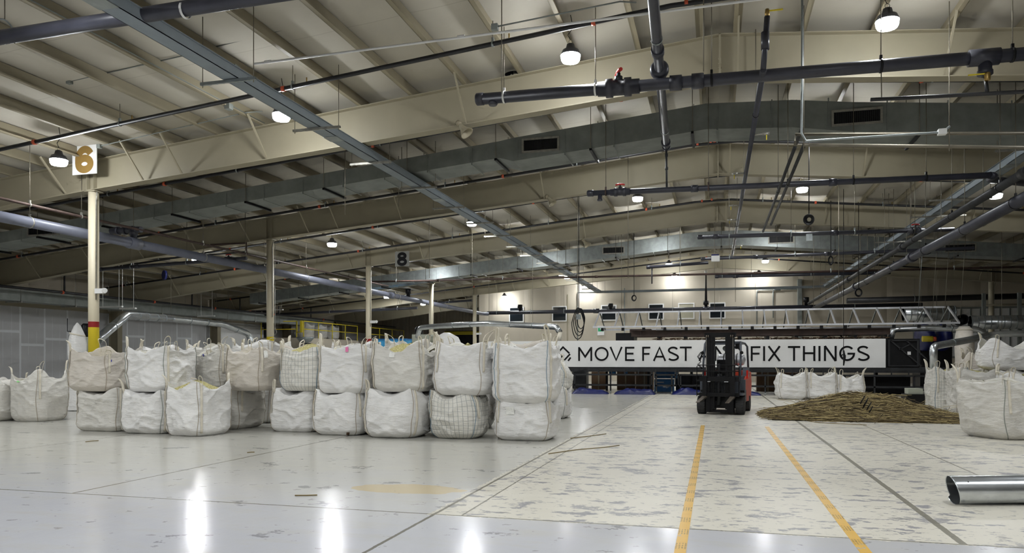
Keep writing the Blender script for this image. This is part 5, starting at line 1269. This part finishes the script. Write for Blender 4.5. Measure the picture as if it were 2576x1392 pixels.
def spiral(u0, u1, v, D, r, lab):
    a, c = P(u0, v, D=D), P(u1, v, D=D); c.z = a.z; t = thing('spiral_duct', lab, 'duct', a); MB().tube(a, c, r, 24).build('duct_body', SHINY, t)
    b = MB(); x = a.x
    while x < c.x: b.lathe((x, D, a.z), [(r*1.0, 0), (r*1.04, .02), (r*1.0, .04)], 24, (1, 0, 0)); x += .28
    b.build('spiral_seam', GALV, t)
    for x in (a.x+.8, c.x-.8): MB().tube((x, D, a.z+r*.9), (x, D, ztop(x)+.24), .01, 6).build('hanging_rod', ROD, t)
spiral(2272, 2402, 790, 41, .36, 'thick spiral-seamed duct seen through the right end of the truss')
spiral(2440, 2700, 812, 42, .34, 'spiral-seamed duct at the right edge behind the column')
p = P(2423, 804, D=34); tag(MB().lathe(p, [(.17, 1.2), (.215, 1.1), (.215, 0), (.19, 0), (.19, .6), (.0, .6)], 28, (.15, 1, 0), cap=False).build('open_duct_end', BLACK), 'open black mouth of a duct at the end of the truss', 'duct')
t = thing('blower', 'blue round blower with a yellow motor behind the right end of the machine', 'blower', P(2340, 860, D=38))
for u in (2325, 2368):
    p = P(u, 850, D=38); MB().lathe(p, [(.2, -.2), (.55, -.18), (.62, -.1), (.62, .1), (.55, .2), (.2, .22)], 28, (1, .3, 0)).build('blue_casing', TARP, t)
a, c = P(2320, 853, D=37.2), P(2346, 853, D=37.2); MB().tube(a, c, .13, 16).build('yellow_motor', YEL, t); MB().tube(c, c+Vector((.14, 0, 0)), .1, 14).build('red_end', ORNG, t)
MB().box(P(2315, 880, D=38).x, P(2395, 880, D=38).x, 38, 39.4, 0, P(2340, 872, D=38).z).build('stand', BLACK, t)
p = P(2426, 900, D=30); t = thing('tall_sack', 'tall pale sack standing behind the right hand bags', 'sack', (p.x, 30, 0)); MB().lathe((p.x, 30, 0), [(.30, 0), (.34, .6), (.29, 1.4), (.32, 2.1), (.25, 2.5), (.16, 2.62)], 28).build('sack', BAGT, t)
MB().ring((p.x, 30, 2.5), .26, .02, (0, 0, 1), 24, 6).build('tie_band', WEB, t)
crate(2285, 2322, 978, 992, 26.5, .5, TANK, 'control_box', 'low pale grey control box left of the gridded right bag', 'box', False)
tag(MB().box(P(2280, 980, D=26.4).x, P(2327, 980, D=26.4).x, 26.4, 27.1, 0, P(2300, 992, D=26.5).z).build('steel_plinth', BLACK), 'low black plinth under the pale control box', 'plinth')
crate(2150, 2290, 945, 985, 33, 1.2, BLACK, 'black_machine', 'low black machine under the right end of the banner', 'machine')
for k, u in enumerate((2476, 2566)):
    p = P(u, 800, D=44); tag(MB().box(p.x-.08, p.x+.08, 44, 44.16, 0, 4.9).build('steel_post', GALVD), 'dark steel post at the far right, %s of two' % ('left' if k == 0 else 'right'), 'post')
level(2130, 757, 2576, 745, 46, .16, 'wide black pipe crossing the dark far right', BLKP, rods=(2300,), capend=False, name='iron_pipe')
level(2470, 768, 2576, 766, 45, .05, 'pale rail across the posts at the far right', CREAM, capend=False, name='steel_rail')
# left background machines
t = thing('enamel_tank', 'pale green-grey tank with a black motor and yellow label behind the first column', 'tank', P(215, 880, D=18.5))
p = P(216, 880, D=18.8); MB().lathe((p.x, 18.8, 0), [(.36, 0), (.36, 2.05), (.33, 2.12)], 28).build('vessel', TANK, t)
MB().lathe((p.x, 18.8, 2.12), [(.12, 0), (.13, .05), (.13, .36), (.08, .42)], 18).build('motor', BLACK, t)
MB().box(p.x-.12, p.x+.06, 18.36, 18.44, 1.72, 1.92).build('yellow_label', YEL, t)
MB().path([(p.x-.1, 18.7, 2.1), (p.x-.1, 18.7, 2.3), (p.x-.6, 18.7, 2.3), (p.x-.6, 18.7, 2.7)], .015, 6).build('conduit', DARK, t)
# mezzanine with yellow rails
t = thing('mezzanine_platform', 'tan walled platform behind the left columns, carrying yellow rails', 'platform', (-26.5, 42, 0)); ZP = P(760, 850, D=42).z
MB().box(-28.2, -25.0, 42, 49.5, 0, ZP).build('platform_wall', WALLC, t)
def rail(pts, lab, hh=1.05):
    t = thing('safety_railing', lab, 'railing', pts[0]); b = MB()
    for z in (hh, hh*.52): b.path([Vector(p)+Vector((0, 0, z)) for p in pts], .028, 8)
    b.build('rails', YEL, t)
    for a, c in zip(pts, pts[1:]):
        a, c = Vector(a), Vector(c); m = max(1, round((c-a).length/2.1))
        for k in range(m+1): p = a+(c-a)*k/m; MB().tube(p, p+Vector((0, 0, hh)), .032, 8).build('post', YEL, t)
xg = P(745, 850, D=42).x
rail([(-28.1, 42.05, ZP), (xg, 42.05, ZP)], 'yellow safety rail at the front of the platform, beside the second column')
rail([(-25.05, 42.05, ZP), (-25.05, 49.4, ZP)], 'yellow safety rail along the right side of the platform, past the gate')
t = thing('safety_gate', 'small yellow swing gate in the platform rail', 'gate', (xg+.3, 42.05, ZP)); MB().path([(xg+.06, 42, ZP+.35), (xg+.06, 42, ZP+1.05), (xg+.44, 42, ZP+1.05), (xg+.44, 42, ZP+.35), (xg+.06, 42, ZP+.35)], .03, 8).build('gate_loop', YEL, t)
MB().box(xg+.3, xg+.46, 41.95, 41.99, ZP+.33, ZP+1.08).build('gate_plate', YEL, t); MB().tube((xg+.5, 42.05, ZP), (xg+.5, 42.05, ZP+1.05), .03, 8).build('gate_post', YEL, t)
t = thing('blue_container', 'bright blue open container behind the bags, under the second yellow rail', 'container', (-19, 44, 0)); a, c = P(940, 880, D=44), P(1022, 853, D=44)
MB().box(a.x, c.x, 44, 46.2, 0, c.z).build('container_body', BLUEL, t); MB().box(a.x-.03, c.x+.03, 43.95, 46.25, c.z-.06, c.z+.02).build('rim', BLUEB, t)
rail([(-25.05, 50.8, ZP), (-25.05, 57.8, ZP)], 'second yellow rail, right of the third column before the ribbed wall')
tag(MB().box(-28.2, -25.0, 50.7, 58, 0, ZP).build('mezzanine_platform', WALLC), 'farther tan platform behind the blue container', 'platform')
for k, y in enumerate((44.2, 45.9, 47.6)):
    bag('wrapped grey bag on the platform behind the yellow rail, %s of three' % ['left', 'middle', 'right'][k], -27.1, -26.0, y, y+1.1, ZP, .95, 80+k, BAGG, SEAMG, 'closed', loops=[], res=.4, straps=(), group='bags on the platform', n=3)
t = thing('metal_bowl', 'shallow pale metal bowl on the edge of the platform', 'bowl', P(770, 850, D=41.4)); p = P(768, 852, D=41.3); p.x = max(p.x, -25.6)
MB().lathe(p-Vector((0, 0, .28)), [(.12, 0), (.35, .08), (.52, .28), (.54, .36), (.50, .30), (.3, .1), (.02, .04)], 28, cap=False).build('bowl', GALV, t)
MB().box(p.x-.1, p.x+.1, 41.3, 42.01, p.z-.34, p.z-.27).build('bracket', DARK, t)
t = thing('loading_door', 'dark doorway with a yellow head beam left of the cream end wall', 'door', P(1165, 860, D=61)); a, c = P(1118, 880, D=61.8), P(1215, 832, D=61.8)
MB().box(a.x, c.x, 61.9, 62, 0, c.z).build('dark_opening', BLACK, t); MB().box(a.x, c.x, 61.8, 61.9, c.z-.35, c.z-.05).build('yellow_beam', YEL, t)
# door area on the left wall
struct(MB().box(XW, XW+.12, 39.0, 43.5, 0, 3.6), 'door_1', WHT, 'white sliding door in the left wall')
struct(MB().box(XW, XW+.25, 43.5, 44.0, 0, 4.0), 'door_2', DARK)
t = thing('striped_air_curtain', 'dark box with orange knob and slanted stripes above the left rear door', 'machine', P(610, 790, D=40)); a, c = P(575, 800, D=40), P(672, 783, D=40)
MB().box(a.x, c.x, 40, 40.6, a.z+.1, c.z+.05).build('box', DARK, t)
for k in range(4):
    x = a.x+(c.x-a.x)*(.2+.2*k); MB().bar((x, 39.98, a.z+.12), (x+.25, 39.98, c.z-.1), .2, .02, (0, 1, 0)).build('pale_stripe', WALLC, t)
MB().lathe(P(626, 785, D=39.8), [(.1, 0), (.16, .1), (.1, .3)], 14).build('orange_knob', ORNG, t)
for k, (u0, u1, v, D) in enumerate(((250, 308, 773, 24), (302, 342, 777, 24.5), (500, 540, 796, 33), (686, 712, 780, 38))):
    a, c = P(u0, v, D=D), P(u1, v, D=D); c.z = a.z; t = thing('strip_light', 'unlit white strip light hanging at the left, %s from the left' % ['first', 'second', 'third', 'fourth'][k], 'strip light', a, 'strip lights')
    MB().bar(a, c, .1, .05).build('body', WSTRUT, t)
    for s in (.15, .85): p = a+(c-a)*s; MB().tube(p, (p.x, p.y, ztop(p.x)), .01, 6).build('hanging_rod', WSTRUT, t)
# safety sign and switch boxes on the end wall
a, c = P(1503, 844, D=DB-.05), P(1520, 820, D=DB-.05); t = thing('safety_sign', 'small green and white safety sign on the cream end wall', 'sign', a)
MB().box(a.x, c.x, DB-.06, DB-.02, a.z, c.z).build('board', WHT, t); MB().box(a.x+.04, c.x-.04, DB-.07, DB-.06, a.z+(c.z-a.z)*.4, c.z-.06).build('green_field', GREEN, t)
MB().box(a.x+.18, a.x+.28, DB-.08, DB-.07, a.z+(c.z-a.z)*.6, a.z+(c.z-a.z)*.75).build('white_symbol', WHT, t)
for k, (u, v) in enumerate(((1452, 800), (2270-120, 795))):
    pass
for k, (u0, v0, u1, v1) in enumerate(((1453, 860, 1453, 735), (1904, 820, 1904, 730), (1945, 800, 1945, 728))):
    a, m_ = P(u0, v0, D=DB-.1), P(u1, v1, D=DB-.1)
    e_ = P(u1+60, v1, D=DB-.1); tag(MB().path([a, m_-Vector((0, 0, .15)), m_+Vector((.05, 0, -.03)), m_+Vector((.15, 0, 0)), e_], .035, 8).build('wall_conduit', GALV), 'bent steel conduit on the cream end wall, %s' % ['left of the office windows', 'first right of the windows', 'second right of the windows'][k], 'conduit')
# ------------------------------------------------------------------ split galvanised pipe in the right foreground
p0 = P(2398, 1270, Z=.0); p1 = P(2640, 1268, Z=0); d = (p1-p0).normalized(); r = .135; c0 = p0+Vector((0, .02, r+.004)); n = 34
t = thing('galvanised_pipe_section', 'split galvanised pipe section lying on the floor in the right foreground, cut end showing', 'pipe', c0)
b = MB(); side = Vector((d.y, -d.x, 0)); vs = []; T = 12
for j, s in enumerate([0, .01, .3, .6, .9, 1.2, 1.5, 1.8]):
    for i in range(n+1):
        a = radians(-62+ (360-16)*i/n); o_ = .05*math.sin(a*1.0+.6)+(.03 if i > n*.82 else 0)
        vs.append(c0+d*(s-(o_ if j < 2 else 0))+(side*cos(a)+Vector((0, 0, 1))*sin(a))*r)
for j in range(7):
    for i in range(n): b.f.append((j*(n+1)+i, j*(n+1)+i+1, (j+1)*(n+1)+i+1, (j+1)*(n+1)+i)); b.sm.append(True)
b.v = vs; o = b.build('sheet', SHINY, t); md = o.modifiers.new('thickness', 'SOLIDIFY'); md.thickness = .004
MB().lathe(c0+d*.12+Vector((0, -.1, .09)), [(.006, 0), (.006, .01)], 8, (0, -1, .6)).build('rivet', BLACK, t)
